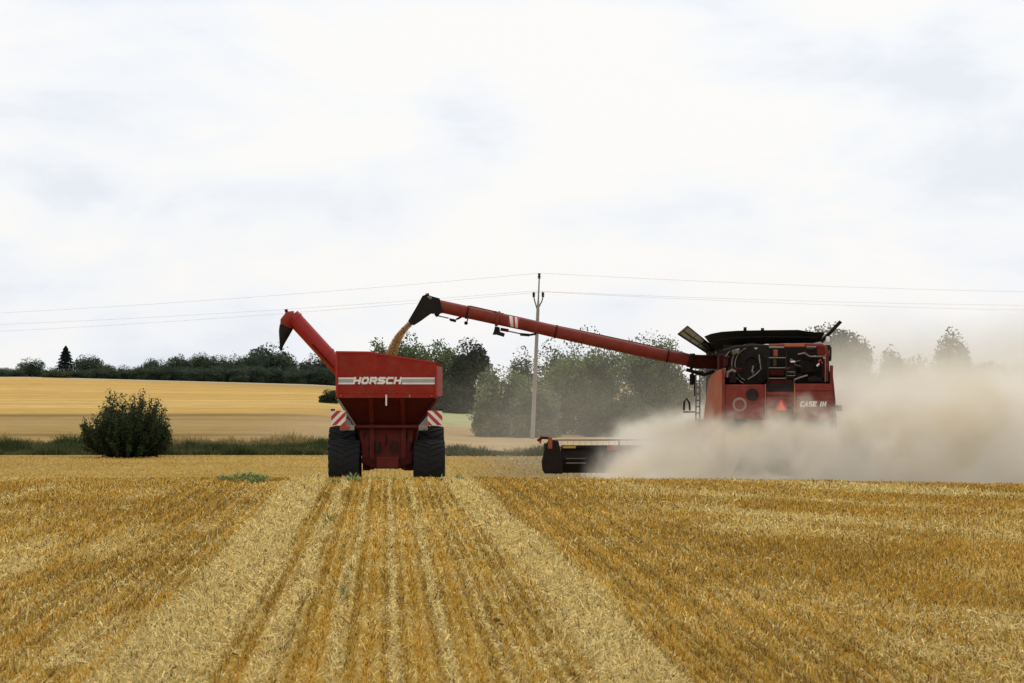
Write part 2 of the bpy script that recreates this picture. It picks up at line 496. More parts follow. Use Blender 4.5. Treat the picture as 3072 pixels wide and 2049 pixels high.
def crown_data(lobes, n, size, seed, ca, cb, clumps=26):
    r = np.random.default_rng(seed)
    cs, rad, shade = [], [], []
    for (x, y, z, rx, ry, rz) in lobes:
        K = clumps
        d = r.normal(0, 1, (K, 3)); d /= np.linalg.norm(d, axis=1)[:, None]
        rr = .15 + .80 * r.random(K) ** .6
        c = np.array((x, y, z)) + d * np.array((rx, ry, rz)) * rr[:, None]
        cs.append(c); rad.append((.26 + .22 * r.random(K)) * min(rx, rz)); shade.append(r.random(K))
    cs = np.concatenate(cs); rad = np.concatenate(rad); shade = np.concatenate(shade)
    k = r.integers(0, len(cs), n)
    d = r.normal(0, 1, (n, 3)); d /= np.linalg.norm(d, axis=1)[:, None]
    rr = r.random(n) ** .45
    C = cs[k] + d * (rad[k] * rr)[:, None] * np.array((1.1, 1.1, .85))
    stray = r.random(n) < .02
    C[stray] += d[stray] * (rad[k][stray] * .5)[:, None]
    lb = np.array(lobes)
    cm = r.random(n) < .62
    li = r.integers(0, len(lb), n)
    dd = d * (.86 + .22 * fbm(d[:, 0] * 3 + li * 3.7, d[:, 2] * 3 + d[:, 1] * 2, 3))[:, None] * (r.random(n) ** .25)[:, None]
    C = np.where(cm[:, None], lb[li, :3] + dd * lb[li, 3:6], C)
    s = size * (.6 + .8 * r.random(n))
    lump = sm(.36, .64, fbm(C[:, 0] * 1.1 + C[:, 1] * .7 + seed, C[:, 2] * 1.3 + C[:, 1] * .4, 3))
    t = (np.where(cm, lump, shade[k] * .5 + lump * .5) * .8 + .2 * r.random(n))[:, None]
    c = (np.array(ca) * (1 - t) + np.array(cb) * t) * (.75 + .5 * r.random((n, 1)))
    return leaf_quads(C, s, r), c

def trunk_mb(h, r0, lobes, seed):
    r = random.Random(seed)
    mb = MB()
    pts = [(r.uniform(-.04, .04) * h * i / 5, r.uniform(-.04, .04) * h * i / 5, h * i / 5 - (.3 if i == 0 else 0)) for i in range(6)]
    mb.tube(pts, [r0 * (1.25 - .19 * i) for i in range(6)], 8)
    for (x, y, z, rx, ry, rz) in lobes:
        b = pts[r.choice((1, 2, 3))]
        e = (x, y, z)
        m = tuple((p + q) / 2 + r.uniform(-.15, .15) for p, q in zip(b, e))
        mb.tube([b, m, e], [r0 * .5, r0 * .3, r0 * .12], 6)
        for k in range(3):
            e2 = (x + r.uniform(-.8, .8) * rx, y + r.uniform(-.6, .6) * ry, z + r.uniform(-.3, .9) * rz)
            mb.tube([m, e2], [r0 * .22, r0 * .05], 5)
    return mb

def make_tree(name, label, loc, lobes, n, size, seed, ca, cb, h, r0, group=None, clumps=26, cat='tree'):
    t = thing(name, loc, label, cat, group)
    Q, c = crown_data(lobes, n, size, seed, ca, cb, clumps)
    quads_mesh('crown', Q, c, M['leaf'], t)
    mb = trunk_mb(h, r0, lobes, seed)
    mb.v = [(v[0] + loc[0], v[1] + loc[1], v[2] + loc[2]) for v in mb.v]
    mb.build('trunk', M['bark'], t)
    return t

def round_lobes(w, h, seed, k=5, base=.25):
    r = random.Random(seed)
    L = [(0, 0, h * .60, w * .38, w * .36, h * .36), (0, 0, h * .30, w * .40, w * .34, h * .30)]
    if base <= .1:
        for j in range(4):
            L.append(((-.33 + .22 * j) * w, r.uniform(-.1, .1) * w, h * .13, w * .17, w * .2, h * .16))
    for i in range(k):
        a = 2 * math.pi * i / k + r.uniform(-.4, .4)
        z = h * r.uniform(base + .12, .68)
        L.append((math.cos(a) * w * .27, math.sin(a) * w * .22, z, w * r.uniform(.22, .30), w * .26, h * r.uniform(.18, .27)))
    return L

def spot(xd, Y):
    X = (xd / 2.2959 - 512) * Y / F
    return X, Y, float(ground_z(X, Y))
def size_of(wd, topd, Y, z):      # world width and height from photo outline
    s = F / Y * 2.2959
    return wd / s, (CH - (topd / 2.2959 - HY) * Y / F) - z

# dark wood along the hill brow; six shared tree meshes, individually placed
protos = []
for i in range(6):
    L = round_lobes(6, 6, 40 + i, 6 + i % 3, .02) + [(-1.3, 0, .9, 1.8, 1.6, 1.2), (1.4, .2, .9, 1.8, 1.6, 1.2)]
    Q, c = crown_data(L, 7000, .16, 60 + i, (.030, .046, .030), (.085, .112, .064), 20)
    me = quads_mesh('crown', Q, c, M['leaf'], kind='mesh')
    tm = trunk_mb(4.4, .2, L, i).build('trunk', M['bark'])
    protos.append((me, tm.data)); bpy.data.objects.remove(tm)
def far_tree(xd, topd, wd, Y, label, group=None, i=None, name='woodland_tree'):
    X, Y, z = spot(xd, Y)
    w, h = size_of(wd, topd, Y, z)
    i = random.randrange(6) if i is None else i
    t = thing(name, (X, Y, z), label, 'tree', group, random.uniform(0, 6.28))
    t.scale = (w / 6 * 1.1, w / 6 * 1.1, h / 5.7)
    for nm, me in zip(('crown', 'trunk'), protos[i]):
        link(bpy.data.objects.new(nm, me), t)
    return t
G1 = 'dark trees of the wood along the hill brow'
L1 = 'dark green tree in the unbroken wood on the hill brow'
far_tree(8, 843, 60, 425, 'low dark tree at the left edge of the hill brow')
far_tree(72, 820, 70, 425, 'broad round dark tree left of the pointed spruce', i=1)
far_tree(115, 842, 46, 430, 'small tree between the round tree and the spruce', i=2)
far_tree(203, 812, 82, 425, 'full round tree just right of the pointed spruce', i=3)
far_tree(238, 834, 60, 432, 'lower tree on the right flank of the tree beside the spruce', i=4)
far_tree(284, 836, 44, 425, 'low dark tree standing alone in the dip of the hill brow', i=0)
far_tree(622, 787, 100, 420, 'tallest broad tree at the right end of the hill wood', i=5)
far_tree(662, 812, 60, 424, 'shoulder tree right of the tallest broad tree', i=1)
far_tree(722, 808, 78, 418, 'round dark tree directly left of the red wagon body', i=2)
far_tree(765, 815, 70, 422, 'dark tree half hidden behind the red wagon body', i=4)
tops = [(322, 838), (345, 820), (368, 822), (392, 820), (412, 812), (430, 822), (447, 812), (466, 806), (484, 816), (502, 812), (520, 818), (540, 809), (556, 816), (574, 812), (592, 806), (690, 830)]
for k, (x, y) in enumerate(tops):
    far_tree(x, y, random.uniform(38, 58), random.uniform(414, 424), L1, G1)
for x in range(310, 800, 17):
    far_tree(x + random.uniform(-5, 5), random.uniform(836, 845), random.uniform(40, 60), random.uniform(404, 412), L1, G1)
for x in list(range(0, 60, 20)) + list(range(150, 310, 18)):
    far_tree(x, random.uniform(843, 850), random.uniform(36, 50), random.uniform(404, 412), 'low hedge tree along the left part of the hill brow', 'low hedge trees on the left hill brow')
for x in range(-220, -10, 24):
    far_tree(x, random.uniform(825, 848), random.uniform(40, 60), random.uniform(415, 430), 'low hedge tree along the left part of the hill brow', 'low hedge trees on the left hill brow')

# spruce
def spruce(xd, topd, wd, Y, label):
    X, Y, z = spot(xd, Y); w, h = size_of(wd, topd, Y, z)
    t = thing('spruce_tree', (X, Y, z), label, 'tree')
    r = np.random.default_rng(5); n = 5000
    hz = r.random(n) ** .8
    tier = (hz * 9) % 1
    rad = ((1 - hz) ** .8 + .03) * w / 2 * (.55 + .6 * (1 - tier)) * r.random(n) ** .4
    a = r.random(n) * 6.283
    C = np.stack([np.cos(a) * rad, np.sin(a) * rad, .3 + hz * (h - .3)], 1)
    c = np.array((.018, .03, .022)) * (.5 + r.random((n, 1)))
    quads_mesh('crown', leaf_quads(C, .12 * (.6 + .8 * r.random(n)), r), c, M['leaf'], t)
    MB().tube([(X, Y, z - .3), (X, Y, z + h)], [.12, .02], 8).build('trunk', M['bark'], t)
spruce(151, 795, 62, 423, 'dark pointed spruce rising above the left hill trees')

# dusty trees behind the wagon
DUSTY = ((.055, .078, .038), (.190, .235, .115))
def mid_tree(xd, topd, wd, Y, label, n, size, seed, pal, k=6, base=.1, group=None, clumps=26, name='broadleaf_tree'):
    X, Y, z = spot(xd, Y); w, h = size_of(wd, topd, Y, z)
    return make_tree(name, label, (X, Y, z), round_lobes(w * 1.0, h * 1.075, seed, k, base), n, size, seed, pal[0], pal[1], h * .72, .035 * h, group, clumps)
mid_tree(868, 776, 75, 255, 'thin pale tree showing just above the wagon rim', 6000, .13, 101, DUSTY)
mid_tree(935, 763, 130, 258, 'wide grey green tree behind the falling grain', 13000, .13, 102, DUSTY, 8)
mid_tree(1010, 778, 100, 262, 'tree between the grain stream tree and the dark tree', 10000, .13, 103, DUSTY, 7)
mid_tree(1075, 776, 105, 250, 'dark round tree right of the wagon under the auger', 12000, .13, 104, ((.018, .030, .018), (.05, .068, .04)), 7)
mid_tree(1122, 842, 50, 245, 'small low tree at the right foot of the dark tree', 5000, .12, 105, DUSTY)
mid_tree(1030, 880, 110, 240, 'low tree standing right behind the wagon corner', 9000, .12, 106, ((.022, .034, .02), (.06, .08, .045)), 6, 0)
# trees behind the pole
PAL2 = ((.055, .072, .036), (.25, .29, .150))
WIL = ((.030, .045, .016), (.190, .240, .090))
DK = ((.022, .034, .016), (.105, .138, .062))
mid_tree(1150, 842, 135, 190, 'pale dusty spreading tree left of the utility pole', 20000, .085, 111, PAL2, 9, .02, clumps=34)
mid_tree(1230, 868, 120, 186, 'pale bushy tree directly behind the utility pole', 15000, .085, 112, PAL2, 8, .02, clumps=34)
mid_tree(1197, 793, 66, 212, 'small airy tree with sky showing through left of the pole top', 2600, .09, 113, DK, 5, .35, clumps=12)
mid_tree(1262, 778, 90, 208, 'dark tree between the pole and the big willow', 10000, .09, 114, DK, 7)
mid_tree(1345, 757, 190, 196, 'large full willow under the middle of the auger', 30000, .085, 115, WIL, 11, -.02, clumps=40, name='willow_tree')
mid_tree(1405, 880, 150, 190, 'dark shrubby tree beneath the right side of the willow', 16000, .085, 116, DK, 8, 0)
mid_tree(1490, 762, 165, 200, 'tall green tree under the auger beside the harvester', 24000, .085, 117, WIL, 9, .05, clumps=36)
mid_tree(1535, 800, 110, 204, 'rounded tree left of the raised tank flap', 12000, .085, 118, WIL, 7)
mid_tree(1598, 868, 170, 192, 'low dark tree behind the harvester ladder', 12000, .085, 119, DK, 7, 0)
mid_tree(1475, 920, 120, 185, 'lowest dark bush between the willow and the harvester', 9000, .08, 120, DK, 6, 0)
# trees in the dust at the right
mid_tree(1660, 800, 120, 300, 'tree hidden behind the harvester tank', 5000, .16, 121, DK)
mid_tree(1905, 740, 150, 290, 'tall tree rising behind the right tank flap', 14000, .15, 122, DK, 9)
mid_tree(1975, 772, 90, 292, 'lower tree on the right side of the tall one behind the flap', 8000, .15, 123, DK)
mid_tree(2045, 795, 70, 300, 'small tree fading in the dust right of the harvester', 6000, .15, 124, DK)
mid_tree(2183, 755, 105, 285, 'lone feathery tree standing up out of the dust haze', 8000, .15, 125, DK, 7, .1)
mid_tree(2105, 815, 100, 300, 'low tree in the dust left of the lone feathery tree', 6000, .15, 126, DK)
mid_tree(2265, 830, 110, 300, 'low rounded tree in the dust right of the lone tree', 7000, .15, 127, DK)
mid_tree(2345, 832, 90, 298, 'dust veiled tree at the right edge of the photo', 7000, .15, 128, DK)
mid_tree(2440, 815, 130, 298, 'dust veiled tree beyond the right edge', 7000, .15, 129, DK)
# bushes
mid_tree(756, 893, 50, 225, 'small dark bush on the field left of the wagon hopper', 3500, .07, 131, DK, 5, 0)
mid_tree(130, 852, 70, 396, 'low olive bush on the brow below the spruce', 2500, .12, 132, ((.05, .06, .025), (.09, .10, .04)), 5, 0)

# big shrub
def shrub():
    X, Y, z = spot(290, 114.5)
    t = thing('shrub', (X, Y, z), 'large dark green upright shrub standing alone at the field margin', 'shrub')
    r = np.random.default_rng(21)
    C, S, T = [], [], []
    twigs = MB()
    sc = F / Y * 2.2959       # displayed px per m
    prof_x = np.array([-108, -90, -60, -40, -15, 20, 50, 75, 95, 106]) / sc
    prof_h = np.array([75, 100, 118, 165, 160, 150, 155, 142, 105, 60]) / sc
    for i in range(430):
        a = r.uniform(-1, 1); b = r.uniform(-1, 1)
        tx = a * 103 / sc; ty = b * 1.7 * math.sqrt(max(0, 1 - a * a))
        H = float(np.interp(tx, prof_x, prof_h)) * (1 - .28 * abs(b)) * r.uniform(.55, 1.0)
        if r.random() < .25: H = r.uniform(.3, 1.4)
        p0 = Vector((tx * .25, ty * .25, 0)); p2 = Vector((tx, ty, H))
        p1 = Vector((tx * .75, ty * .75, H * .45))
        if i % 3 == 0:
            twigs.tube([tuple(q + Vector((X, Y, z))) for q in (p0, p1, p2)], [.022, .014, .005], 5)
        nl = 110
        tt = r.random(nl) ** .7 * .92 + .1
        q = [(p0 * (1 - s) ** 2 + p1 * 2 * s * (1 - s) + p2 * s * s) for s in tt]
        q = np.array([tuple(v) for v in q]) + r.normal(0, .055, (nl, 3)) * np.array((1, 1, 1.1))
        C.append(q); S.append(.062 * (.6 + .8 * r.random(nl)) * (1.15 - .5 * tt)); T.append(np.full(nl, r.random()) * .5 + tt * .5)
    C = np.concatenate(C); S = np.concatenate(S); T = np.concatenate(T)[:, None]
    C[:, 2] = np.maximum(C[:, 2], .05)
    c = (np.array((.013, .022, .010)) * (1 - T) + np.array((.050, .070, .026)) * T) * (.6 + .8 * r.random((len(C), 1)))
    quads_mesh('foliage', leaf_quads(C, S, r, .2), c, M['leaf'], t)
    twigs.build('stems', M['bark'], t)
shrub()

# weeds
def weed_mesh(seed, n, rad, h):
    r = np.random.default_rng(seed)
    vs = [(0, 0, 0)]; fs = []
    for i in range(n):
        a = r.random() * 6.283; L_ = rad * (.5 + r.random()); H = h * r.random() ** .8; w_ = .011 * (.6 + .8 * r.random())
        dx, dy = math.cos(a), math.sin(a)
        m1 = (dx * L_ * .55, dy * L_ * .55, H * .8)
        k = len(vs)
        vs += [(m1[0] - dy * w_, m1[1] + dx * w_, m1[2]), (dx * L_, dy * L_, H), (m1[0] + dy * w_, m1[1] - dx * w_, m1[2])]
        fs.append((0, k, k + 1, k + 2))
    me = bpy.data.meshes.new('weed'); me.from_pydata(vs, [], fs); me.materials.append(M['weed'])
    return me
wm = [weed_mesh(i, 18, .12, .15) for i in range(4)]
def weed(xd, yd, label, group, s=1.0):
    py = yd / 2.2959
    Y = F * CH / (py - HY)
    X = (xd / 2.2959 - 512) * Y / F
    if Y > 73: Y = 72
    X = (xd / 2.2959 - 512) * Y / F
    o = bpy.data.objects.new('weed', random.choice(wm))
    o.location = (X, Y, float(ground_z(X, Y)) + .04); o.rotation_euler = (0, 0, random.uniform(0, 6)); o.scale = (s, s, s)
    link(o); tag(o, label, 'weed', group)
for k in range(34):
    x = random.gauss(572, 30)
    weed(min(max(x, 505), 670), random.uniform(1094, 1114), 'low green weed in the weedy patch left of the wagon', 'weeds in the patch left of the wagon', random.uniform(.8, 1.7))
for (x, y, s) in ((808, 1100, 1.5), (815, 1108, 1.2), (800, 1112, 1.2), (778, 1116, 1), (765, 1115, 1), (824, 1113, 1)):
    weed(x, y, 'green weed growing behind the left wagon tyre', 'weeds behind the left wagon tyre', s)
for (x, y, s) in ((905, 1106, .8), (935, 1108, .9), (1050, 1104, 1.1), (1062, 1106, .9), (1012, 1110, .8), (870, 1104, .8)):
    weed(x, y, 'sparse green weed in the stubble behind the wagon', 'sparse weeds behind the wagon', s)
for (x, y, s) in ((757, 1205, 1), (748, 1218, .9), (742, 1228, .7), (790, 1270, .7), (788, 1285, .6), (783, 1300, .6), (797, 1345, .5), (785, 1378, .7), (790, 1386, .6), (806, 1322, .5)):
    weed(x, y, 'green weed in the pale furrow of the stubble foreground', 'weeds in the foreground furrows', s)

for k, (xd, yd, sz) in enumerate(((1140, 1442, .032), (1152, 1452, .020), (1205, 1330, .018))):
    Yc = F * CH / (yd / 2.2959 - HY); Xc = (xd / 2.2959 - 512) * Yc / F; zc = float(ground_z(Xc, Yc)) + .05
    rr_ = random.Random(k); prof = [(-.6 * sz, .3 * sz), (-.4 * sz, sz), (0, 1.25 * sz), (.4 * sz, .8 * sz), (.6 * sz, .25 * sz)]
    mb = MB().disc_lathe((Xc, Yc, zc), prof, 9, 'z')
    mb.v = [(a + rr_.uniform(-.3, .3) * sz, b + rr_.uniform(-.3, .3) * sz, c + rr_.uniform(-.2, .2) * sz) for a, b, c in mb.v]
    o = mb.build('soil_clod', M['soil'], None, origin=(Xc, Yc, zc))
    tag(o, 'small dark clod of soil lying on the straw', 'soil clod', 'soil clods in the foreground')

# ------------------------------------------------------------------ utility pole and wires
PY = 180.0
px_, py_, pz_ = spot(1222, PY)
pole = thing('utility_pole', (px_, PY, pz_), 'tall grey wooden utility pole with three insulators in front of the trees', 'utility pole')
topv = Vector(D(1238, 640, PY)); forkv = Vector(D(1235, 712, PY))
MB().tube([(px_, PY, pz_ - .3), tuple(forkv), tuple(forkv.lerp(topv, .35)), tuple(topv)], [.15, .105, .055, .045], 12).build('pole', M['wood'], pole, True)
for s in (-1, 1):
    b = Vector(D(1234 + s * 1.5, 708, PY)); m_ = Vector(D(1236 + s * 8, 692, PY)); e = Vector(D(1236 + s * 10.5, 682, PY))
    MB().tube([tuple(b), tuple(m_), tuple(e)], .04, 8).build('bracket_arm', M['polesteel'], pole, True)
    c = (e.x, e.y, e.z)
    MB().disc_lathe(c, [(0, .05), (.04, .10), (.10, .06), (.14, .11), (.20, .06), (.24, .10), (.32, .04)], 12, 'z').build('insulator', M['black'], pole, True)
c = tuple(topv)
MB().disc_lathe(c, [(0, .05), (.04, .10), (.10, .06), (.14, .11), (.22, .06), (.28, .10), (.36, .04)], 12, 'z').build('insulator', M['black'], pole, True)
wire_specs = [
    ('top power line running from the pole tip', (-200, 728), (1238, 627), (2700, 674)),
    ('lower power line on the left insulator of the pole', (-200, 752), (1225.5, 668), (2700, 702)),
    ('lower power line on the right insulator of the pole', (-200, 770), (1246.5, 670), (2700, 716)),
]
for lab, a, b, c in wire_specs:
    pts = []
    for (p, q, Yp, Yq) in ((a, b, 215, PY), (b, c, PY, 215)):
        A0 = Vector(D(*p, Yp)); B0 = Vector(D(*q, Yq))
        for i in range(21):
            t = i / 20
            if pts and i == 0: continue
            v = A0.lerp(B0, t); v.z -= .55 * 4 * t * (1 - t) * .5
            pts.append(tuple(v))
    o = MB().tube(pts, .0075, 5).build('power_line', M['wire'], None, origin=D(*b, PY))
    tag(o, lab, 'power line')

# ------------------------------------------------------------------ lettering
GL = {
 'H': [[(0, 0), (0, 1)], [(1, 0), (1, 1)], [(0, .5), (1, .5)]],
 'O': [[(.2, 0), (.8, 0), (1, .2), (1, .8), (.8, 1), (.2, 1), (0, .8), (0, .2), (.2, 0)]],
 'R': [[(0, 0), (0, 1), (.8, 1), (1, .85), (1, .6), (.8, .45), (0, .45)], [(.55, .45), (1, 0)]],
 'S': [[(0, 0), (.8, 0), (1, .15), (1, .38), (.8, .5), (.2, .5), (0, .62), (0, .85), (.2, 1), (1, 1)]],
 'C': [[(1, 0), (.2, 0), (0, .2), (0, .8), (.2, 1), (1, 1)]],
 'A': [[(0, 0), (.5, 1), (1, 0)], [(.2, .32), (.8, .32)]],
 'E': [[(1, 0), (0, 0), (0, 1), (1, 1)], [(0, .5), (.85, .5)]],
 'I': [[(.5, 0), (.5, 1)]],
}
def lettering(text, x, y, z, w, h, th, slant, gap=.35):
    mb = MB()
    wid = [(.35 if ch == 'I' else .5 if ch == ' ' else 1.0) for ch in text]
    tot = sum(wid) + gap * (len(text) - 1)
    u = w / tot
    cx = x
    for ch, wd in zip(text, wid):
        for poly in GL.get(ch, []):
            for (a, b) in zip(poly[:-1], poly[1:]):
                ax = cx + (a[0] if ch != 'I' else .5 * .35) * u * (1); bx = cx + (b[0] if ch != 'I' else .5 * .35) * u
                az, bz = z + a[1] * h, z + b[1] * h
                ax += slant * (az - z); bx += slant * (bz - z)
                d = Vector((bx - ax, 0, bz - az)); L = d.length; d.normalize()
                n = Vector((-d.z, 0, d.x)) * th / 2; e = d * th * .5
                p = Vector((ax, y, az)); q = Vector((bx, y, bz))
                mb.prism([tuple(p - e - n), tuple(q + e - n), tuple(q + e + n), tuple(p - e + n)], (0, -.008 - .0004 * ((len(mb.v) // 8) % 13), 0))
        cx += (wd + gap) * u
    return mb

# ------------------------------------------------------------------ tyres
def tyre_mb(c, r, w, lugs=22, dirn=1, rim=.55):
    mb = MB()
    hw = w / 2
    mb.disc_lathe(c, [(-hw * .80, r * rim), (-hw * .98, r * (rim + .15)), (-hw, r * .86), (-hw * .88, r * .955), (0, r * .97), (hw * .88, r * .955), (hw, r * .86), (hw * .98, r * (rim + .15)), (hw * .80, r * rim)], 48)
    for i in range(lugs):
        for s in (-1, 1):
            a0 = 2 * math.pi * (i + (.5 if s > 0 else 0)) / lugs
            ring0, ring1 = [], []
            n = 4
            for k in range(n + 1):
                t = k / n
                x = s * hw * (1.0 * (1 - t) + .03 * t)
                aa = a0 + dirn * .30 * t ** .8
                rr = r * (1.0 - .05 * (1 - t) ** 3)
                da = .055
                for rg, f in ((ring0, .94), (ring1, 1.0)):
                    rg.append((x, aa - da / 1.0, rr * f)); rg.append((x, aa + da, rr * f))
            def pt(q): return (c[0] + q[0], c[1] + q[2] * math.cos(q[1]), c[2] + q[2] * math.sin(q[1]))
            vs = [pt(q) for q in ring0] + [pt(q) for q in ring1]
            m = 2 * (n + 1); fs = []
            for k in range(n):
                a, b, cc, d = 2 * k, 2 * k + 1, 2 * k + 3, 2 * k + 2
                fs += [(a + m, b + m, cc + m, d + m), (a, a + m, d + m, d), (b, cc, cc + m, b + m)]
            fs += [(0, 1, 1 + m, m), (2 * n, 2 * n + m, 2 * n + 1 + m, 2 * n + 1)]
            mb.add(vs, fs)
    return mb
def wheel(parent, c, r, w, rimmat, name='wheel', dirn=1):
    t = tyre_mb(c, r, w, dirn=dirn).build('wheel', M['rubber'], parent, True)
    MB().disc_lathe(c, [(-w * .38, r * .56), (-w * .36, r * .50), (-w * .1, r * .45), (-w * .08, r * .12), (w * .08, r * .12), (w * .1, r * .45), (w * .36, r * .50), (w * .38, r * .56)], 32).build('rim', rimmat, t, True)
    return t

# ------------------------------------------------------------------ grain wagon
Y0 = 77.0; Y1 = 83.2
wx = (V(545, 0, Y0)[0] + V(1335, 0, Y0)[0]) / 2
wagon = thing('grain_wagon', (wx, Y0 + 3, -.55), 'big red grain chaser wagon with raised unloading auger seen from behind', 'grain wagon')
XL = V(545, 0, Y0)[0]; XR = V(1335, 0, Y0)[0]
zTL = V(0, 457, Y0)[2]; zTR = V(0, 535, Y0)[2]; zM = V(0, 812, Y0)[2]; xk = V(800, 0, Y0)[0]
xT2 = V(1310, 0, Y0)[0]
T = .05
# upper bin: rear plate, sides, front
rear = [(XL, Y0, zM), (XR - .0, Y0, zM), (XR, Y0, V(0, 568, Y0)[2]), (xT2 + .03, Y0, V(0, 562, Y0)[2]), (xT2, Y0, zTR), (xk, Y0, zTL), (XL, Y0, zTL + .01)]
MB().prism(rear, (0, T, 0)).build('rear_wall', M['red'], wagon, bevel=.012)
fr = [(p[0], Y1, p[2]) for p in rear]
MB().prism(fr, (0, T, 0)).build('front_wall', M['red'], wagon)
MB().box(XL, XL + T, Y0 + T + .003, Y1 - .003, zM, zTL - .01).build('side_wall', M['red'], wagon)
MB().box(XR - T, XR, Y0 + T + .003, Y1 - .003, zM, zTR - .12).build('side_wall', M['red'], wagon)
# top rim rail + corner posts
mb = MB()
mb.prism([(XL - .012, Y0 - .02, zTL - .035), (xk, Y0 - .02, zTL - .045), (xT2, Y0 - .02, zTR - .045), (xT2, Y0 - .02, zTR + .006), (xk, Y0 - .02, zTL + .006), (XL - .012, Y0 - .02, zTL + .016)], (0, .018, 0))
mb.build('rim_rail', M['redtube'], wagon)
for x in (XL - .012, XR - .048):
    MB().box(x, x + .06, Y0 - .03, Y0 - .002, zM - .02, (zTL if x < wx else zTR - .1) - .06).build('corner_post', M['redtube'], wagon, bevel=.008)
mb = MB()
mb.box(XL, XR, Y0 - .035, Y0 - .003, zM - .03, zM + .045)
mb.build('lower_rail', M['red'], wagon, bevel=.01)
# hopper
hb = V(0, 1032, Y0)[2]
hx0 = V(690, 0, Y0)[0]; hx1 = V(1188, 0, Y0)[0]
top = [(XL + .04, Y0 + .02, zM - .032), (XR - .04, Y0 + .02, zM - .032), (XR - .04, Y1, zM - .032), (XL + .04, Y1, zM - .032)]
mid = [(hx0, Y0 + .75, hb), (hx1, Y0 + .75, hb), (hx1, Y1 - .9, hb), (hx0, Y1 - .9, hb)]
low = [(hx0 + .18, Y0 + 1.1, hb - .75), (hx1 - .18, Y0 + 1.1, hb - .75), (hx1 - .18, Y1 - 1.2, hb - .75), (hx0 + .18, Y1 - 1.2, hb - .75)]
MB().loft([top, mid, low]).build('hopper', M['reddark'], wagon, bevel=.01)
for zx in (815, 1065):
    a = Vector(V(zx - 20, 0, Y0)); 
    xa = V(zx - 18, 0, Y0)[0]; xb = V(zx + 18, 0, Y0)[0]
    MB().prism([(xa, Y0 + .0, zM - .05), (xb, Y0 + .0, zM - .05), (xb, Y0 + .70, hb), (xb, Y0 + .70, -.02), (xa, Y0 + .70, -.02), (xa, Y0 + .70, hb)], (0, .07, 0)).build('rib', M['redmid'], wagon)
# diagonal side struts, cross beam
for s, (x0, x1) in ((-1, (558, 690)), (1, (1325, 1190))):
    MB().tube([V(x0, 830, Y0 + .05), V(x1, 1035, Y0 + .45)], .035, 6).build('strut', M['grey'] if s < 0 else M['reddark'], wagon)
MB().box(hx0 - .1, hx1 + .1, Y0 + .55, Y0 + .68, hb - .09, hb - .01).build('cross_beam', M['redmid'], wagon, bevel=.01)
# ladder-like plates, latch, clearance lights on rear wall
for (x, z0, z1) in ((938, 795, 880), (1122, 795, 815)):
    MB().box(V(x - 6, 0, Y0)[0], V(x + 6, 0, Y0)[0], Y0 - .06, Y0 - .037, V(0, z1, Y0)[2], V(0, z0, Y0)[2]).build('handle', M['white'] if z1 > 850 else M['grey'], wagon)
for x in (583, 1292):
    MB().box(V(x - 8, 0, Y0)[0], V(x + 8, 0, Y0)[0], Y0 - .07, Y0 - .037, V(0, 812, Y0)[2], V(0, 795, Y0)[2]).build('marker_lamp', M['lamp'], wagon, bevel=.006)
# decal stripe and name
dz1 = V(0, 660, Y0)[2]; dz0 = V(0, 713, Y0)[2]
for (xa, xb) in ((562, 690), (1060, 1318)):
    X0_, X1_ = V(xa, 0, Y0)[0], V(xb, 0, Y0)[0]
    h = dz1 - dz0
    MB().prism([(X0_, Y0, dz1 - h * .22), (X1_, Y0, dz1 - h * .22), (X1_, Y0, dz1), (X0_, Y0, dz1)], (0, -.004, 0)).build('decal_stripe', M['white'], wagon)
    MB().prism([(X0_, Y0, dz0 + h * .24), (X1_, Y0, dz0 + h * .24), (X1_, Y0, dz1 - h * .22), (X0_, Y0, dz1 - h * .22)], (0, -.003, 0)).build('decal_stripe', M['stripegrey'], wagon)
    MB().prism([(X0_, Y0, dz0), (X1_, Y0, dz0), (X1_, Y0, dz0 + h * .24), (X0_, Y0, dz0 + h * .24)], (0, -.004, 0)).build('decal_stripe', M['white'], wagon)
X0_ = V(684, 0, Y0)[0]; X1_ = V(1052, 0, Y0)[0]
lz = V(0, 704, Y0)[2]
lettering('HORSCH', X0_, Y0 - .006, lz, X1_ - X0_ - .03, V(0, 664, Y0)[2] - lz, .056, .25, .55).build('lettering', M['white'], wagon)
# bolts line on rear wall
mb = MB()
for k in range(14):
    x = XL + .15 + k * (XR - XL - .3) / 13
    mb.disc_lathe((x, Y0 - .036, zM + .09), [(0, .012), (-.01, .012)], 8, 'y')
mb.build('bolts', M['reddark'], wagon)
# undercarriage
mb = MB()
mb.box(V(740, 0, Y0)[0], V(800, 0, Y0)[0], Y0 + .8, Y1, -.05, .55)
mb.box(V(1065, 0, Y0)[0], V(1140, 0, Y0)[0], Y0 + .8, Y1, -.05, .55)
mb.box(V(800, 0, Y0)[0], V(1065, 0, Y0)[0], Y0 + 1.0, Y0 + 1.3, .0, .35)
mb.build('chassis', M['reddark'], wagon, bevel=.02)
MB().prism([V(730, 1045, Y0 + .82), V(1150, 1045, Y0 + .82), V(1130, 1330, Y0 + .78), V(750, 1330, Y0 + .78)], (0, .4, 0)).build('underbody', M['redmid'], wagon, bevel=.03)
MB().prism([V(740, 1330, Y0 + .6), V(850, 1375, Y0 + .6), V(1030, 1375, Y0 + .6), V(1140, 1330, Y0 + .6), V(1140, 1290, Y0 + .6), V(740, 1290, Y0 + .6)], (0, .15, 0)).build('rear_beam', M['reddark'], wagon, bevel=.01)
MB().box(V(855, 0, Y0)[0], V(1030, 0, Y0)[0], Y0 + .40, Y0 + .58, V(0, 1375, Y0)[2], V(0, 1285, Y0)[2]).build('bumper', M['redmid'], wagon, bevel=.02)
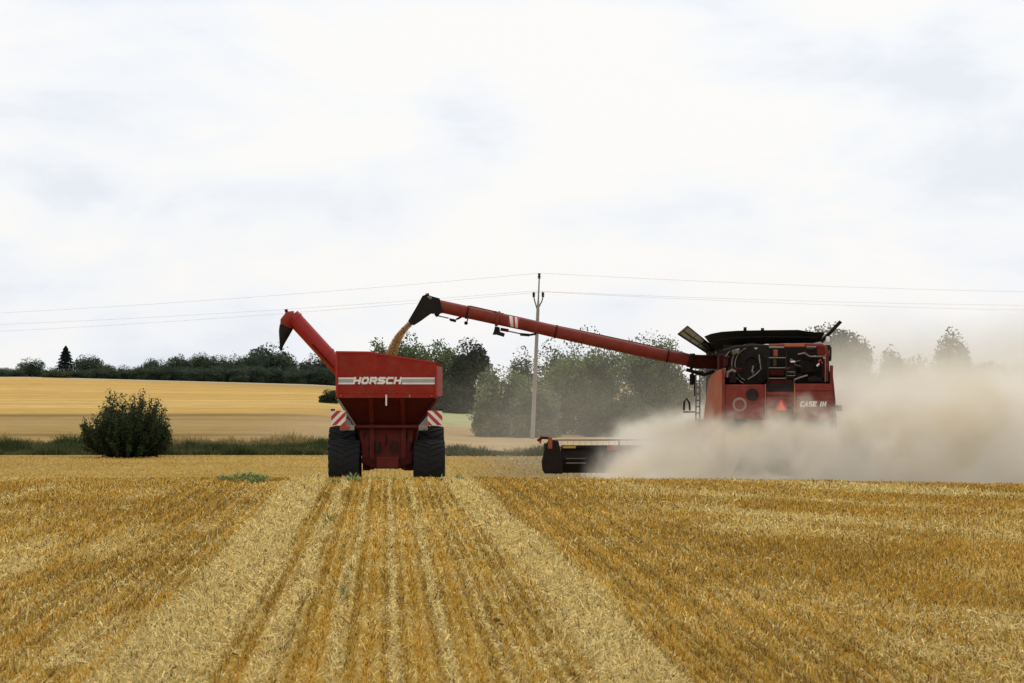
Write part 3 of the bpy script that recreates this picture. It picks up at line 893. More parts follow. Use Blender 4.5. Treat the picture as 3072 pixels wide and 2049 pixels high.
for x in (870, 1000):
    MB().tube([V(x, 1240, Y0 + .68), V(x, 1160, Y0 + .68)], .07, 12).build('spring', M['dark'], wagon, True)
MB().tube([V(725, 1240, Y0 + .95), V(1150, 1240, Y0 + .95)], .10, 12).build('axle', M['dark'], wagon, True)
MB().tube([V(700, 1240, Y0 + 2.95), V(1170, 1240, Y0 + 2.95)], .10, 12).build('axle', M['dark'], wagon, True)
for k, (xx, zz) in enumerate(((760, 1090), (800, 1180), (930, 1150), (1090, 1120), (1120, 1200))):
    MB().tube([V(xx, zz - 60, Y0 + .85), V(xx + 12, zz, Y0 + .75), V(xx - 8, zz + 80, Y0 + .85)], .018, 6).build('hose', M['black'], wagon, True)
# wheels
txl = (V(480, 0, Y0)[0] + V(722, 0, Y0)[0]) / 2; txr = (V(1145, 0, Y0)[0] + V(1391, 0, Y0)[0]) / 2
tw = V(722, 0, Y0)[0] - V(480, 0, Y0)[0]
for x in (txl, txr):
    wheel(wagon, (x, Y0 + .9, .08), .72, tw, M['grey'])
xl2 = (V(505, 0, Y0 + 2.9)[0] + V(700, 0, Y0 + 2.9)[0]) / 2; xr2 = (V(1180, 0, Y0 + 2.9)[0] + V(1380, 0, Y0 + 2.9)[0]) / 2
for x in (xl2, xr2):
    wheel(wagon, (x, Y0 + 2.9, .27), .88, tw * .92, M['grey'])
# mudguard brackets & lamps
for s, x0, x1 in ((-1, 572, 685), (1, 1190, 1262)):
    MB().box(V(x0, 0, Y0)[0], V(x1, 0, Y0)[0], Y0 + .12, Y0 + .2, V(0, 1075, Y0)[2], V(0, 1035, Y0)[2]).build('lamp_bar', M['grey'], wagon, bevel=.01)
    xa, xb = (575, 650) if s < 0 else (1215, 1258)
    MB().box(V(xa, 0, Y0)[0], V(xb, 0, Y0)[0], Y0 + .06, Y0 + .117, V(0, 1062, Y0)[2], V(0, 1042, Y0)[2]).build('tail_lamp', M['lamp'] if s < 0 else M['grey'], wagon, bevel=.008)
    g = [V(612, 960, Y0 + .3), V(650, 1000, Y0 + .3), V(672, 1035, Y0 + .3), V(612, 1035, Y0 + .3)] if s < 0 else [V(1262, 960, Y0 + .3), V(1262, 1035, Y0 + .3), V(1195, 1035, Y0 + .3), V(1235, 990, Y0 + .3)]
    MB().prism(g, (0, .03, 0)).build('bracket_plate', M['grey'], wagon)
# striped warning boards
for s, (xa, xb) in ((-1, (505, 618)), (1, (1262, 1377))):
    X0_, X1_ = V(xa, 0, Y0)[0], V(xb, 0, Y0)[0]; Z0_, Z1_ = V(0, 1035, Y0)[2], V(0, 921, Y0)[2]
    b = MB().box(X0_, X1_, Y0 + .05, Y0 + .07, Z0_, Z1_).build('warning_board', M['white'], wagon)
    w_ = X1_ - X0_; h_ = Z1_ - Z0_
    mb = MB()
    for k in range(-1, 3):
        # diagonal bar clipped to the square
        pts = []
        o0 = k * .64 * w_ + .02 * w_; o1 = o0 + .32 * w_
        # region o0 <= x - z*(w/h) ... in unit coordinates
        a, bb = o0 / w_, o1 / w_
        def clip(poly, f):
            out = []
            for i in range(len(poly)):
                p, q = poly[i], poly[(i + 1) % len(poly)]
                fp, fq = f(p), f(q)
                if fp >= 0: out.append(p)
                if (fp >= 0) != (fq >= 0):
                    t = fp / (fp - fq); out.append((p[0] + (q[0] - p[0]) * t, p[1] + (q[1] - p[1]) * t))
            return out
        sq = [(0, 0), (1, 0), (1, 1), (0, 1)]
        for a_, b_ in ((a, bb), (a - 1.28, bb - 1.28)):
            poly = clip(clip(sq, lambda p: p[0] - p[1] - a_), lambda p: b_ - (p[0] - p[1])) if True else None
            if len(poly) >= 3 and k in (0, 1):
                if s > 0: poly = [(1 - p[0], p[1]) for p in poly][::-1]
                mb.prism([(X0_ + p[0] * w_, Y0 + .047, Z0_ + p[1] * h_) for p in poly], (0, -.003, 0))
    mb.build('red_stripe', M['signred'], b)
    MB().box(X0_ - .01 if s < 0 else X1_ - .10, X0_ + .10 if s < 0 else X1_ + .01, Y0 + .04, Y0 + .075, Z1_ + .002, Z1_ + .05).build('board_clip', M['black'], wagon)
# auger
AY = 81.2
pb = Vector(V(620, 640, AY)); pt_ = Vector(V(198, 178, AY))
ar = .225
aug = MB().tube([tuple(pb.lerp(pt_, k / 6)) for k in range(7)], [ar * 1.03] * 2 + [ar] * 5, 28).build('auger_tube', M['redtube'], wagon, True)
for t in (.33, .93):
    p = pb.lerp(pt_, t); d = (pt_ - pb).normalized()
    MB().tube([tuple(p), tuple(p + d * .05)], ar + .02, 28).build('flange', M['redtube'], aug, True)
hd = [tuple(pt_ + Vector((-.02, 0, .0))), V(178, 205, AY), V(158, 232, AY), V(150, 262, AY)]
MB().tube([V(215, 198, AY), V(186, 200, AY), V(162, 226, AY), V(156, 268, AY)], [ar, .235, .215, .19], 20).build('auger_head', M['red'], wagon, True)
def ringr(c, rx, ry, n=16):
    return [(c[0] + rx * math.cos(2 * math.pi * k / n), c[1] + ry * math.sin(2 * math.pi * k / n), c[2] + .10 * rx * math.cos(2 * math.pi * k / n)) for k in range(n)]
MB().loft([ringr(V(160, 240, AY), .215, .2), ringr(V(150, 290, AY), .20, .19), ringr(V(134, 350, AY), .13, .15), ringr(V(120, 400, AY), .07, .10), ringr(V(108, 448, AY), .025, .06)]).build('rubber_spout', M['black'], wagon, True)
MB().tube([V(150, 125, AY), V(158, 150, AY)], .045, 8).build('hydraulic_fitting', M['black'], wagon)
MB().tube([tuple(pb.lerp(pt_, .15) + Vector((-.1, -.2, -.05))), tuple(pb.lerp(pt_, .55) + Vector((-.1, -.22, -.05)))], .02, 8).build('hose', M['reddark'], wagon)
MB().box(V(560, 0, Y0)[0], V(700, 0, Y0)[0], AY - .3, AY + .3, .6, zM + .4).build('auger_housing', M['reddark'], wagon)
MB().tube([(wx, Y1 - .2, -.05), (wx, Y1 + 1.6, -.15)], [.12, .07], 8).build('drawbar', M['reddark'], wagon)
# grain heap in the bin
nx_ = 24
xs_ = np.linspace(XL + .06, XR - .06, nx_); ys_ = np.linspace(Y0 + .08, Y1 - .03, 40)
def heap(X, Y):
    gx = V(985, 0, 80)[0]
    return 2.62 + .25 * np.exp(-(((X - gx) / .8) ** 2 + ((Y - 79.8) / 1.2) ** 2)) - .1 * fbm(X * 2, Y * 2)
o = grid_mesh('grain_heap', xs_, ys_, heap, lambda X, Y: np.ones(X.shape + (3,)) * np.array((.45, .27, .09)), ground_material('grain_heap', 1.0, (40, 40, 40), .3))
tag(o, 'heap of golden grain lying inside the red wagon', 'grain')

# ------------------------------------------------------------------ combine harvester
C0 = 76.0
XLc = W(750, 0, C0)[0]; XRc = W(2030, 0, C0)[0]; cx_ = (XLc + XRc) / 2
comb = thing('combine_harvester', (cx_, C0 + 4, -.62), 'large red combine harvester seen from behind, half hidden in its own dust', 'combine harvester')
def wb(x0, x1, y0, y1, Y, dep, name, m, bev=.015, parent=None):     # box from survey rectangle
    a = W(x0, y1, Y); b = W(x1, y0, Y)
    return MB().box(a[0], b[0], Y, Y + dep, a[2], b[2]).build(name, m, parent or comb, bevel=bev)
# main inner body
CE = 84.5
MB().box(XLc + .1, XRc - .1, C0 + 1.0, CE, .25, W(0, 440, C0)[2] - .05).build('body', M['dark'], comb, bevel=.05)
# bay back wall / surround
wb(745, 1990, 450, 910, C0 + .9, .08, 'bay_wall', M['tank'])
# left side panel (bulging, dusty orange red)
def side_panel(x, sgn, m, name):
    rings = []
    zb = -.05
    for k, (yy, zt, bul) in enumerate(((C0 - .05, W(0, 720, C0)[2], 0), (C0 + 1.0, W(0, 745, C0)[2], .10), (C0 + 2.4, W(0, 790, C0)[2], .16), (C0 + 3.8, W(0, 860, C0)[2], .17), (C0 + 5.0, W(0, 980, C0)[2] , .12))):
        ring = []
        for j in range(7):
            t = j / 6
            z = zb + (zt - zb) * t
            ring.append((x + sgn * (bul + .09 * math.sin(t * math.pi) - .05 * t), yy, z))
        for j in reversed(range(7)):
            t = j / 6
            z = zb + (zt - zb) * t
            ring.append((x - sgn * .03 + sgn * (bul + .09 * math.sin(t * math.pi) - .05 * t), yy, z))
        rings.append(ring)
    return MB().loft(rings).build(name, m, comb, True)
side_panel(XLc - .03, -1, M['orange'], 'side_panel')
side_panel(XRc + .03, 1, M['redold'], 'side_panel')
MB().box(XLc - .05, XLc + .02, C0 - .06, C0 + .25, .0, W(0, 730, C0)[2]).build('panel_edge', M['redold'], comb, bevel=.01)
MB().box(XRc - .06, XRc + .01, C0 - .02, C0 + .2, .0, W(0, 690, C0)[2]).build('panel_edge', M['redold'], comb, bevel=.01)
# rear hoods
h1 = wb(752, 1232, 915, 1330, C0, .9, 'rear_hood', M['redold'], .04)
h2 = wb(1240, 1578, 1000, 1330, C0 + .06, .9, 'rear_hood', M['redold'], .03)
h3 = wb(1588, 2022, 905, 1330, C0 - .03, .9, 'rear_hood', M['redold'], .05)
wb(1248, 1574, 900, 996, C0 + .30, .5, 'step_tread', M['dark'], .01)
wb(1232, 1244, 910, 1300, C0 - .02, .06, 'hood_edge', M['orange'], .005)
wb(1576, 1592, 900, 1300, C0 - .05, .06, 'hood_edge', M['orange'], .005)
wb(1590, 2020, 985, 992, C0 - .045, .02, 'crease', M['reddark'], .002)
wb(1250, 1574, 1040, 1050, C0 + .045, .02, 'crease', M['reddark'], .002)
wb(1590, 2020, 1082, 1090, C0 - .045, .02, 'crease', M['reddark'], .002)
# round marking & dark opening
c = W(935, 1150, C0)
MB().disc_lathe(c, [(-.012, .19), (-.016, .12)], 28, 'y').build('round_sign', M['ringgrey'], comb)
MB().disc_lathe((c[0], c[1] - .018, c[2]), [(0, .13), (-.006, .125)], 28, 'y').build('round_sign_centre', M['redold'], comb)
c = W(1085, 1035, C0)
MB().disc_lathe(c, [(-.01, .17), (-.02, .12)], 24, 'y').build('tail_lamp', M['dark'], comb)
c = W(1500, 1250, C0)
MB().disc_lathe(c, [(.04, .17), (.03, .12)], 24, 'y').build('tail_lamp', M['dark'], comb)
# slow-vehicle triangle
t_ = MB().prism([W(1362, 1225, C0), W(1492, 1225, C0), W(1500, 1205, C0), W(1438, 1095, C0), W(1400, 1095, C0), W(1352, 1205, C0)], (0, -.03, 0)).build('slow_vehicle_triangle', M['signred'], comb)
t_.location.y -= .02
u_ = MB().prism([W(1378, 1214, C0), W(1478, 1214, C0), W(1420, 1108, C0)], (0, -.012, 0))
u_.v = [(a, b - .056, c) for a, b, c in u_.v]
u_.build('triangle_face', M['signal'], t_)
# name
a = W(1652, 1168, C0 - .03); b = W(1950, 1122, C0 - .03)
lettering('CASE IH', a[0], C0 - .034, a[2], b[0] - a[0] - .02, b[2] - a[2], .034, .18, .60).build('lettering', M['white'], comb)
# --- engine bay
eb = C0 + .45
# red frame around
fr_pts = [W(1280, 462, C0 + .2), W(1700, 452, C0 + .2), W(1900, 455, C0 + .2), W(1945, 480, C0 + .2), W(1962, 560, C0 + .2), W(1965, 880, C0 + .2)]
MB().tube(fr_pts, .055, 10).build('bay_frame', M['redold'], comb, True)
MB().tube([W(750, 520, C0 + .2), W(900, 475, C0 + .2), W(1100, 460, C0 + .2), W(1280, 465, C0 + .2)], .045, 10).build('bay_frame', M['dark'], comb, True)
wb(1280, 1460, 465, 486, C0 + .12, .06, 'rail', M['silver'], .008)
wb(1460, 1700, 436, 470, C0 + .10, .08, 'rail', M['orange'], .01)
wb(1720, 1835, 462, 480, C0 + .12, .06, 'rail', M['silver'], .008)
wb(1850, 1950, 460, 570, C0 + .35, .2, 'red_plate', M['redold'], .02)
wb(1720, 1830, 490, 570, C0 + .4, .2, 'battery_box', M['dark'], .02)
# rotary screen drum
c = W(1075, 680, C0 + .75)
dr = MB().disc_lathe(c, [(.12, .58), (-.12, .58), (-.16, .52), (-.16, .20), (-.10, .16)], 40, 'y').build('rotary_screen', M['black'], comb, True)
for rr in (.56, .47):
    mbr = MB(); pts = [(c[0] + rr * math.cos(t) * .98, c[1] - .2, c[2] + rr * math.sin(t)) for t in np.linspace(math.radians(110), math.radians(245), 18)]
    mbr.tube(pts, .016, 8).build('screen_ring', M['silver'], dr, True)
MB().tube([W(1165, 560, C0 + .45), W(1172, 640, C0 + .42), W(1188, 735, C0 + .42), W(1120, 800, C0 + .42), W(1030, 855, C0 + .45)], .021, 10).build('coolant_pipe', M['silver'], comb, True)
MB().tube([W(1100, 455, C0 + .3), W(1135, 495, C0 + .3)], .035, 10).build('pipe_clamp', M['white'], comb, True)
MB().tube([W(845, 525, C0 + .5), W(935, 520, C0 + .5)], .09, 16).build('air_filter', M['silver'], comb, True)
MB().tube([W(785, 830, C0 + .5), W(795, 775, C0 + .5), W(845, 745, C0 + .5), W(890, 765, C0 + .5)], .05, 10).build('exhaust_elbow', M['silver'], comb, True)
wb(755, 800, 540, 700, C0 + .5, .2, 'red_plate', M['reddark'], .02)
wb(830, 900, 560, 720, C0 + .6, .2, 'tank_box', M['dark'], .03)
wb(810, 900, 790, 900, C0 + .5, .2, 'tank_box', M['dark'], .03)
# ladder column
for zx in (1265, 1478):
    wb(zx, zx + 14, 480, 900, C0 + .22, .05, 'ladder_rail', M['dark'], .005)
for zy in (600, 718, 842):
    wb(1280, 1478, zy - 5, zy + 5, C0 + .2, .06, 'ladder_rung', M['silver'], .004)
wb(1335, 1385, 505, 585, C0 + .5, .1, 'orange_tank', M['orange'], .02)
wb(1330, 1372, 620, 700, C0 + .5, .1, 'orange_tank', M['olive'], .02)
wb(1290, 1470, 740, 810, C0 + .5, .1, 'red_plate', M['reddark'], .02)
wb(1290, 1560, 860, 905, C0 + .3, .3, 'red_plate', M['reddark'], .02)
for k in range(5):
    wb(1490, 1590, 740 + 22 * k, 748 + 22 * k, C0 + .3, .1, 'cooling_fin', M['grey'] if k % 2 else M['dark'], .003)
wb(1535, 1590, 636, 656, C0 + .28, .1, 'latch', M['white'], .01)
r_ = random.Random(3)
for k in range(16):
    x = r_.choice((r_.uniform(760, 900), r_.uniform(1490, 1900), r_.uniform(1490, 1900))); y = r_.uniform(490, 850)
    wb(x, x + r_.uniform(20, 75), y, y + r_.uniform(12, 60), C0 + r_.uniform(.45, .62), .15, 'engine_fitting', M[r_.choice(['black', 'dark', 'reddark', 'redmid', 'black', 'dark'])], .01)
for k in range(26):
    x = r_.uniform(1500, 1930); y = r_.uniform(480, 860)
    pts = [W(x, y, C0 + r_.uniform(.3, .6))]
    for j in range(3):
        x += r_.uniform(-70, 70); y += r_.uniform(-60, 60)
        pts.append(W(min(max(x, 1490), 1950), min(max(y, 480), 880), C0 + r_.uniform(.3, .65)))
    MB().tube(pts, r_.uniform(.008, .022), 6).build('hose', r_.choice([M['dark'], M['black'], M['grey'], M['reddark'], M['black']]), comb, True)
for k in range(16):
    x = r_.uniform(760, 1240); y = r_.uniform(480, 860)
    pts = [W(x, y, C0 + r_.uniform(.3, .5))]
    for j in range(3):
        x += r_.uniform(-60, 60); y += r_.uniform(-70, 70)
        pts.append(W(min(max(x, 755), 1250), min(max(y, 470), 890), C0 + r_.uniform(.3, .55)))
    MB().tube(pts, r_.uniform(.008, .018), 6).build('hose', r_.choice([M['dark'], M['black'], M['grey'], M['black']]), comb, True)
MB().tube([W(1620, 560, C0 + .3), W(1700, 545, C0 + .3), W(1760, 585, C0 + .3), W(1935, 585, C0 + .25)], .022, 8).build('silver_hose', M['silver'], comb, True)
MB().tube([W(1575, 890, C0 + .3), W(1580, 860, C0 + .25), W(1640, 835, C0 + .25), W(1735, 805, C0 + .25)], .026, 8).build('silver_hose', M['silver'], comb, True)
wb(1640, 1830, 620, 780, C0 + .55, .2, 'engine_block', M['black'], .04)
wb(1740, 1960, 830, 880, C0 + .4, .2, 'engine_block', M['dark'], .03)
wb(1905, 1945, 600, 890, C0 + .4, .08, 'red_plate', M['reddark'], .01)
for (x, y, m) in ((1850, 690, 'white'), (1865, 675, 'white'), (1930, 600, 'white'), (1885, 625, 'signred'), (1905, 655, 'signred'), (1955, 640, 'white'), (1870, 640, 'signred')):
    wb(x - 9, x + 11, y - 10, y + 12, C0 + .2 + r_.uniform(0, .05), .05, 'valve', M[m], .008)
for zx in (1940, 1975):
    wb(zx, zx + 7, 560, 890, C0 + .12, .05, 'guard_rod', M['grey'] if zx < 1950 else M['dark'], .003)
MB().tube([W(1990, 450, C0 + .2), W(2005, 520, C0 + .2), W(2000, 640, C0 + .2)], .03, 8).build('mirror_arm', M['dark'], comb)
wb(1995, 2018, 470, 620, C0 + .4, .06, 'mirror', M['glass'], .01)
c = W(1972, 410, C0 + .5)
MB().disc_lathe(c, [(0, .05), (.10, .05), (.14, .03)], 14, 'z').build('work_lamp', M['white'], comb, True)
# --- grain tank extension
zt = lambda y, Y: W(0, y, Y)[2]
def ext_wall(pts_top, pts_bot, dep, name, m):
    n = len(pts_top)
    vs = pts_bot + pts_top
    mb = MB(); a = pts_bot + pts_top[::-1]
    return mb.prism(a, (0, dep, 0)).build(name, m, comb)
YR = C0 + 1.2; YF = C0 + 4.6
tr_top = [(520, 350), (600, 318), (720, 295), (900, 282), (1200, 276), (1630, 272), (1720, 288), (1830, 300), (1938, 300)]
tr_bot = [(640, 505), (720, 500), (860, 480), (1000, 462), (1250, 440), (1500, 432), (1700, 430), (1800, 430), (1880, 412)]
def sheet(top, bot, Yt, Yb, th, name, m):
    rings = []
    for (tx, ty), (bx, by) in zip(top, bot):
        a = W(tx, ty, Yt); b = W(bx, by, Yb); mid_ = tuple((p + q) / 2 + (0, -.04, 0)[i] for i, (p, q) in enumerate(zip(a, b)))
        rings.append([a, mid_, b, (b[0], b[1] + th, b[2]), (mid_[0], mid_[1] + th, mid_[2]), (a[0], a[1] + th, a[2])])
    return MB().loft(rings).build(name, m, comb, True)
tank = sheet(tr_top, tr_bot, YR - .35, YR + .1, .04, 'tank_extension', M['tank'])
sheet(tr_top, tr_bot, YF + .5, YF, .04, 'tank_extension', M['tank'])
# seams on the tank rear
MB().tube([W(600, 400, YR - .2), W(900, 362, YR - .25), W(1300, 352, YR - .25), W(1850, 360, YR - .25)], .012, 6).build('tank_seam', M['dark'], comb)
# side sheets of the tank
a0, b0 = W(520, 350, YR - .35), W(640, 505, YR + .1); a1, b1 = W(520, 350, YF + .5), W(640, 505, YF)
MB().loft([[a0, b0, (b0[0] + .04, b0[1], b0[2]), (a0[0] + .04, a0[1], a0[2])], [a1, b1, (b1[0] + .04, b1[1], b1[2]), (a1[0] + .04, a1[1], a1[2])]]).build('tank_side', M['tank'], comb)
a0, b0 = W(1938, 300, YR - .35), W(1880, 412, YR + .1); a1, b1 = W(1938, 300, YF + .5), W(1880, 412, YF)
MB().loft([[a0, b0, (b0[0] - .04, b0[1], b0[2]), (a0[0] - .04, a0[1], a0[2])], [a1, b1, (b1[0] - .04, b1[1], b1[2]), (a1[0] - .04, a1[1], a1[2])]]).build('tank_side', M['tank'], comb)
# left flap, right flap
f = [W(218, 322, YR + .2), W(600, 572, YR + .2), W(700, 540, YF - .2), W(322, 234, YF - .2)]
fl = MB().prism(f, (0, .03, -.03)).build('tank_flap', M['olive'], comb)
fl['label'] = 'olive yellow inner side of the left tank flap'
for (p, q) in ((f[0], f[1]), (f[3], f[2]), (f[0], f[3])):
    MB().tube([p, q], .03, 6).build('flap_edge', M['tank'], fl)
mb = MB()
for t in (.3, .55, .8):
    p = Vector(f[0]).lerp(Vector(f[1]), t); q = Vector(f[3]).lerp(Vector(f[2]), t)
    mb.tube([tuple(p), tuple(q)], .014, 6)
mb.build('flap_rib', M['dark'], fl)
MB().tube([tuple(Vector(f[0]).lerp(Vector(f[3]), .45)), tuple(Vector(f[1]).lerp(Vector(f[2]), .45))], .03, 6).build('flap_rib', M['dark'], fl)
g0, g1 = W(1880, 405, YR), W(2112, 160, YR); g2, g3 = W(1876, 402, YF), W(2100, 168, YF)
MB().prism([g0, g1, g3, g2], (.07, 0, -.06)).build('tank_flap', M['tank'], comb)
for (x, y, h_) in ((1000, 240, 45), (1205, 255, 18)):
    a = W(x, 285, YR + .8)
    MB().disc_lathe(a, [(0, .05), (.08, .04), ((285 - y) * .00227, .05)], 12, 'z').build('beacon', M['dark'], comb, True)
# left support stuff under auger pivot
wb(690, 760, 560, 760, C0 + 1.5, .5, 'turret_bracket', M['reddark'], .03)
# --- unloading auger (attached to the harvester)
AYp = 79.8
axis = [W(740, 655, AYp), W(650, 652, AYp), W(400, 645, AYp), W(330, 625, AYp), W(0, 562, AYp), A(2351, 862, AYp), A(1900, 762, AYp), A(1500, 668, AYp), A(1230, 612, AYp), A(800, 520, AYp), A(480, 450, AYp)]
rad = .175
au = MB().tube(axis[3:], [rad] * 8, 26).build('unloading_auger', M['redold'], comb, True)
MB().tube(axis[:4], [rad * 1.12] * 4, 26).build('auger_elbow', M['reddark'], comb, True)
MB().tube([W(398, 645, AYp), W(365, 640, AYp)], .225, 24).build('auger_flange', M['black'], comb, True)
MB().tube([W(310, 740, AYp), W(520, 800, AYp), W(640, 760, AYp)], .05, 8).build('auger_cylinder', M['black'], comb, True)
MB().tube([A(1210, 608, AYp), A(1245, 616, AYp)], .215, 24).build('auger_flange', M['redold'], au, True)
for (x, y) in ((860, 533), (1900, 762)):
    MB().tube([A(x, y, AYp), A(x + 22, y + 5, AYp)], rad + .018, 24).build('auger_band', M['reddark'], au, True)
MB().tube([W(80, 577, AYp), W(102, 581, AYp)], rad + .02, 24).build('auger_band', M['reddark'], au, True)
# top pipe along auger
MB().tube([A(x, y, AYp - .02) for x, y in ((900, 462), (1160, 520), (1300, 560), (1650, 640), (2351, 785))] + [W(300, 548, AYp)], .016, 6).build('hydraulic_line', M['dark'], au)
mb = MB()
for (x, y) in ((1175, 528), (1200, 522), (1225, 535), (1250, 540), (1280, 545)):
    mb.tube([A(x, y + 25, AYp - .05), A(x + 6, y, AYp - .05)], .03, 6)
mb.build('fold_hinge', M['reddark'], au)
# warning sticker wrapped on the front of the tube
stk = MB(); d_ = (Vector(A(1500, 668, AYp)) - Vector(A(1230, 612, AYp))).normalized(); up_ = Vector((0, 0, 1)) - d_ * d_.z; up_.normalize(); fw = Vector((0, -1, 0))
cst = Vector(A(1415, 651, AYp))
def wrap(u0, u1, v0, v1, sh, m, nm, off):
    mbx = MB(); rings = []
    for k in range(9):
        t = k / 8; ang = v0 + (v1 - v0) * t
        for_c = []
        for u in (u0 + sh * t, u1 + sh * t):
            for ro in (rad + off, rad + off + .002):
                for_c.append(tuple(cst + d_ * u + (up_ * math.sin(ang) + fw * math.cos(ang)) * ro))
        rings.append([for_c[0], for_c[1], for_c[3], for_c[2]])
    mbx.loft(rings).build(nm, m, au)
wrap(-.15, .15, -.9, .9, 0, M['signred'], 'warning_sticker', .002)
wrap(-.06, .03, -.9, .9, -.10, M['white'], 'warning_sticker_stripe', .005)
wrap(.08, .15, -.9, .9, -.08, M['white'], 'warning_sticker_stripe', .0052)
# lamps and bracket hanging below
def az(x, y): return A(x, y, AYp - .02)
MB().tube([az(500, 545), az(530, 575)], .07, 8).build('hood_hinge', M['black'], au)
MB().tube([az(520, 577), az(650, 606)], .018, 6).build('rod', M['silver'], au)
MB().prism([az(655, 605), az(740, 620), az(735, 655), az(665, 638)], (0, .12, 0)).build('work_lamp', M['black'], au, bevel=.01)
MB().tube([az(740, 620), az(800, 590)], .03, 6).build('rod', M['black'], au)
MB().tube([az(880, 600), az(868, 640)], .018, 6).build('rod', M['black'], au)
MB().disc_lathe(az(855, 662), [(0, .055), (.06, .05)], 14, 'y').build('camera_lamp', M['black'], au)
MB().prism([az(1195, 700), az(1250, 712), az(1255, 765), az(1312, 785), az(1300, 826), az(1215, 800), az(1165, 800), az(1180, 760)], (0, .15, 0)).build('lamp_bracket', M['black'], au, bevel=.01)
MB().tube([az(1260, 735), az(1355, 752)], .045, 8).build('rod', M['reddark'], au)
MB().tube([az(1350, 758), az(1500, 790)], .02, 6).build('rod', M['grey'], au)
MB().tube([az(1490, 795), az(1600, 805)], .04, 8).build('rod', M['black'], au)
MB().tube([az(1590, 805), az(1680, 790)], .03, 8).build('rod', M['black'], au)
# spout hood
hood = MB()
def sec(p, q, dep):
    p = Vector(p); q = Vector(q)
    return [tuple(p + Vector((0, -dep, 0))), tuple(q + Vector((0, -dep, 0))), tuple(q + Vector((0, dep, 0))), tuple(p + Vector((0, dep, 0)))]
hood.loft([sec(A(545, 375, AYp), A(580, 545, AYp), .19), sec(A(440, 345, AYp), A(520, 555, AYp), .21), sec(A(395, 325, AYp), A(440, 552, AYp), .21), sec(A(345, 345, AYp), A(400, 580, AYp), .20), sec(A(270, 480, AYp), A(330, 632, AYp), .16), sec(A(172, 645, AYp), A(240, 690, AYp), .12)])
hood.build('spout_hood', M['black'], au, True)
MB().tube([A(380, 340, AYp - .15), A(450, 375, AYp - .19)], .05, 8).build('hood_cap', M['silver'], au, True)
MB().tube([A(380, 335, AYp), A(420, 332, AYp)], .05, 8).build('hood_hinge', M['black'], au, True)
# --- chassis, wheels
for x in (cx_ - 1.05, cx_ + 1.05):
    wheel(comb, (x, C0 + 2.0, -.02), .62, .5, M['grey'])
for x in (cx_ - 1.35, cx_ + 1.35):
    wheel(comb, (x, C0 + 6.6, .32), .98, .75, M['grey'])
MB().tube([(cx_ - 1.1, C0 + 2, 0), (cx_ + 1.1, C0 + 2, 0)], .12, 10).build('axle', M['dark'], comb)
MB().tube([(cx_ - 1.3, C0 + 6.6, .32), (cx_ + 1.3, C0 + 6.6, .32)], .15, 10).build('axle', M['dark'], comb)
MB().prism([(XLc + .5, C0 + .3, .35), (XRc - .5, C0 + .3, .35), (XRc - .2, C0 - .5, .0), (XLc + .2, C0 - .5, 0)], (0, 0, -.12)).build('straw_spreader', M['dark'], comb, bevel=.02)
MB().tube([W(2030, 1190, C0 + .2), W(2140, 1195, C0 + .2)], .08, 8).build('tow_bracket', M['dark'], comb)
# cab
cz = -.62
cab = MB().loft([[(cx_ - .95, CE + .1, 1.2), (cx_ + .95, CE + .1, 1.2), (cx_ + .95, CE + 1.6, 1.2), (cx_ - .95, CE + 1.6, 1.2)], [(cx_ - 1.05, CE + .1, 2.6), (cx_ + 1.05, CE + .1, 2.6), (cx_ + 1.05, CE + 2.0, 2.6), (cx_ - 1.05, CE + 2.0, 2.6)]]).build('cab', M['glass'], comb, bevel=.05)
MB().box(cx_ - 1.15, cx_ + 1.15, CE + .05, CE + 2.2, 2.603, 2.80).build('cab_roof', M['redold'], cab, bevel=.05)
# ladder and mirror at the left front
lx0, lx1 = W(415, 0, 83)[0], W(460, 0, 83)[0]
mb = MB()
lad = MB().box(lx0, lx0 + .04, 83, 83.05, W(0, 1360, 83)[2], W(0, 760, 83)[2])
lad.box(lx1, lx1 + .04, 83, 83.05, W(0, 1360, 83)[2], W(0, 760, 83)[2])
la = lad.build('ladder', M['grey'], comb)
for k in range(8):
    z = W(0, 800 + 75 * k, 83)[2]
    MB().box(lx0 + .042, lx1 - .002, 83.0, 83.05, z - .02, z + .02).build('ladder_rung', M['grey'], la)
MB().tube([W(500, 770, 82.5), W(400, 770, 82.8), W(380, 790, 83)], .04, 8).build('mirror_arm', M['black'], comb)
mi = W(350, 920, 83); mj = W(400, 790, 83)
MB().box(mi[0], mj[0], 83.06, 83.12, mi[2], mj[2]).build('mirror', M['black'], comb, bevel=.02)
MB().tube([W(405, 800, 83.1), W(410, 1050, 83.1)], .025, 6).build('handrail', M['black'], comb)
MB().tube([W(280, 1220, 83.1), W(285, 1120, 83.1), W(312, 1080, 83.1), W(345, 1130, 83.1), W(350, 1220, 83.1)], .03, 8).build('hand_loop', M['black'], comb, True)
MB().tube([W(270, 1238, 83.1), W(410, 1238, 83.1)], .02, 6).build('rod', M['black'], comb)
MB().tube([W(240, 760, 82), W(300, 740, 82)], .03, 6).build('clearance_lamp', M['white'], comb)

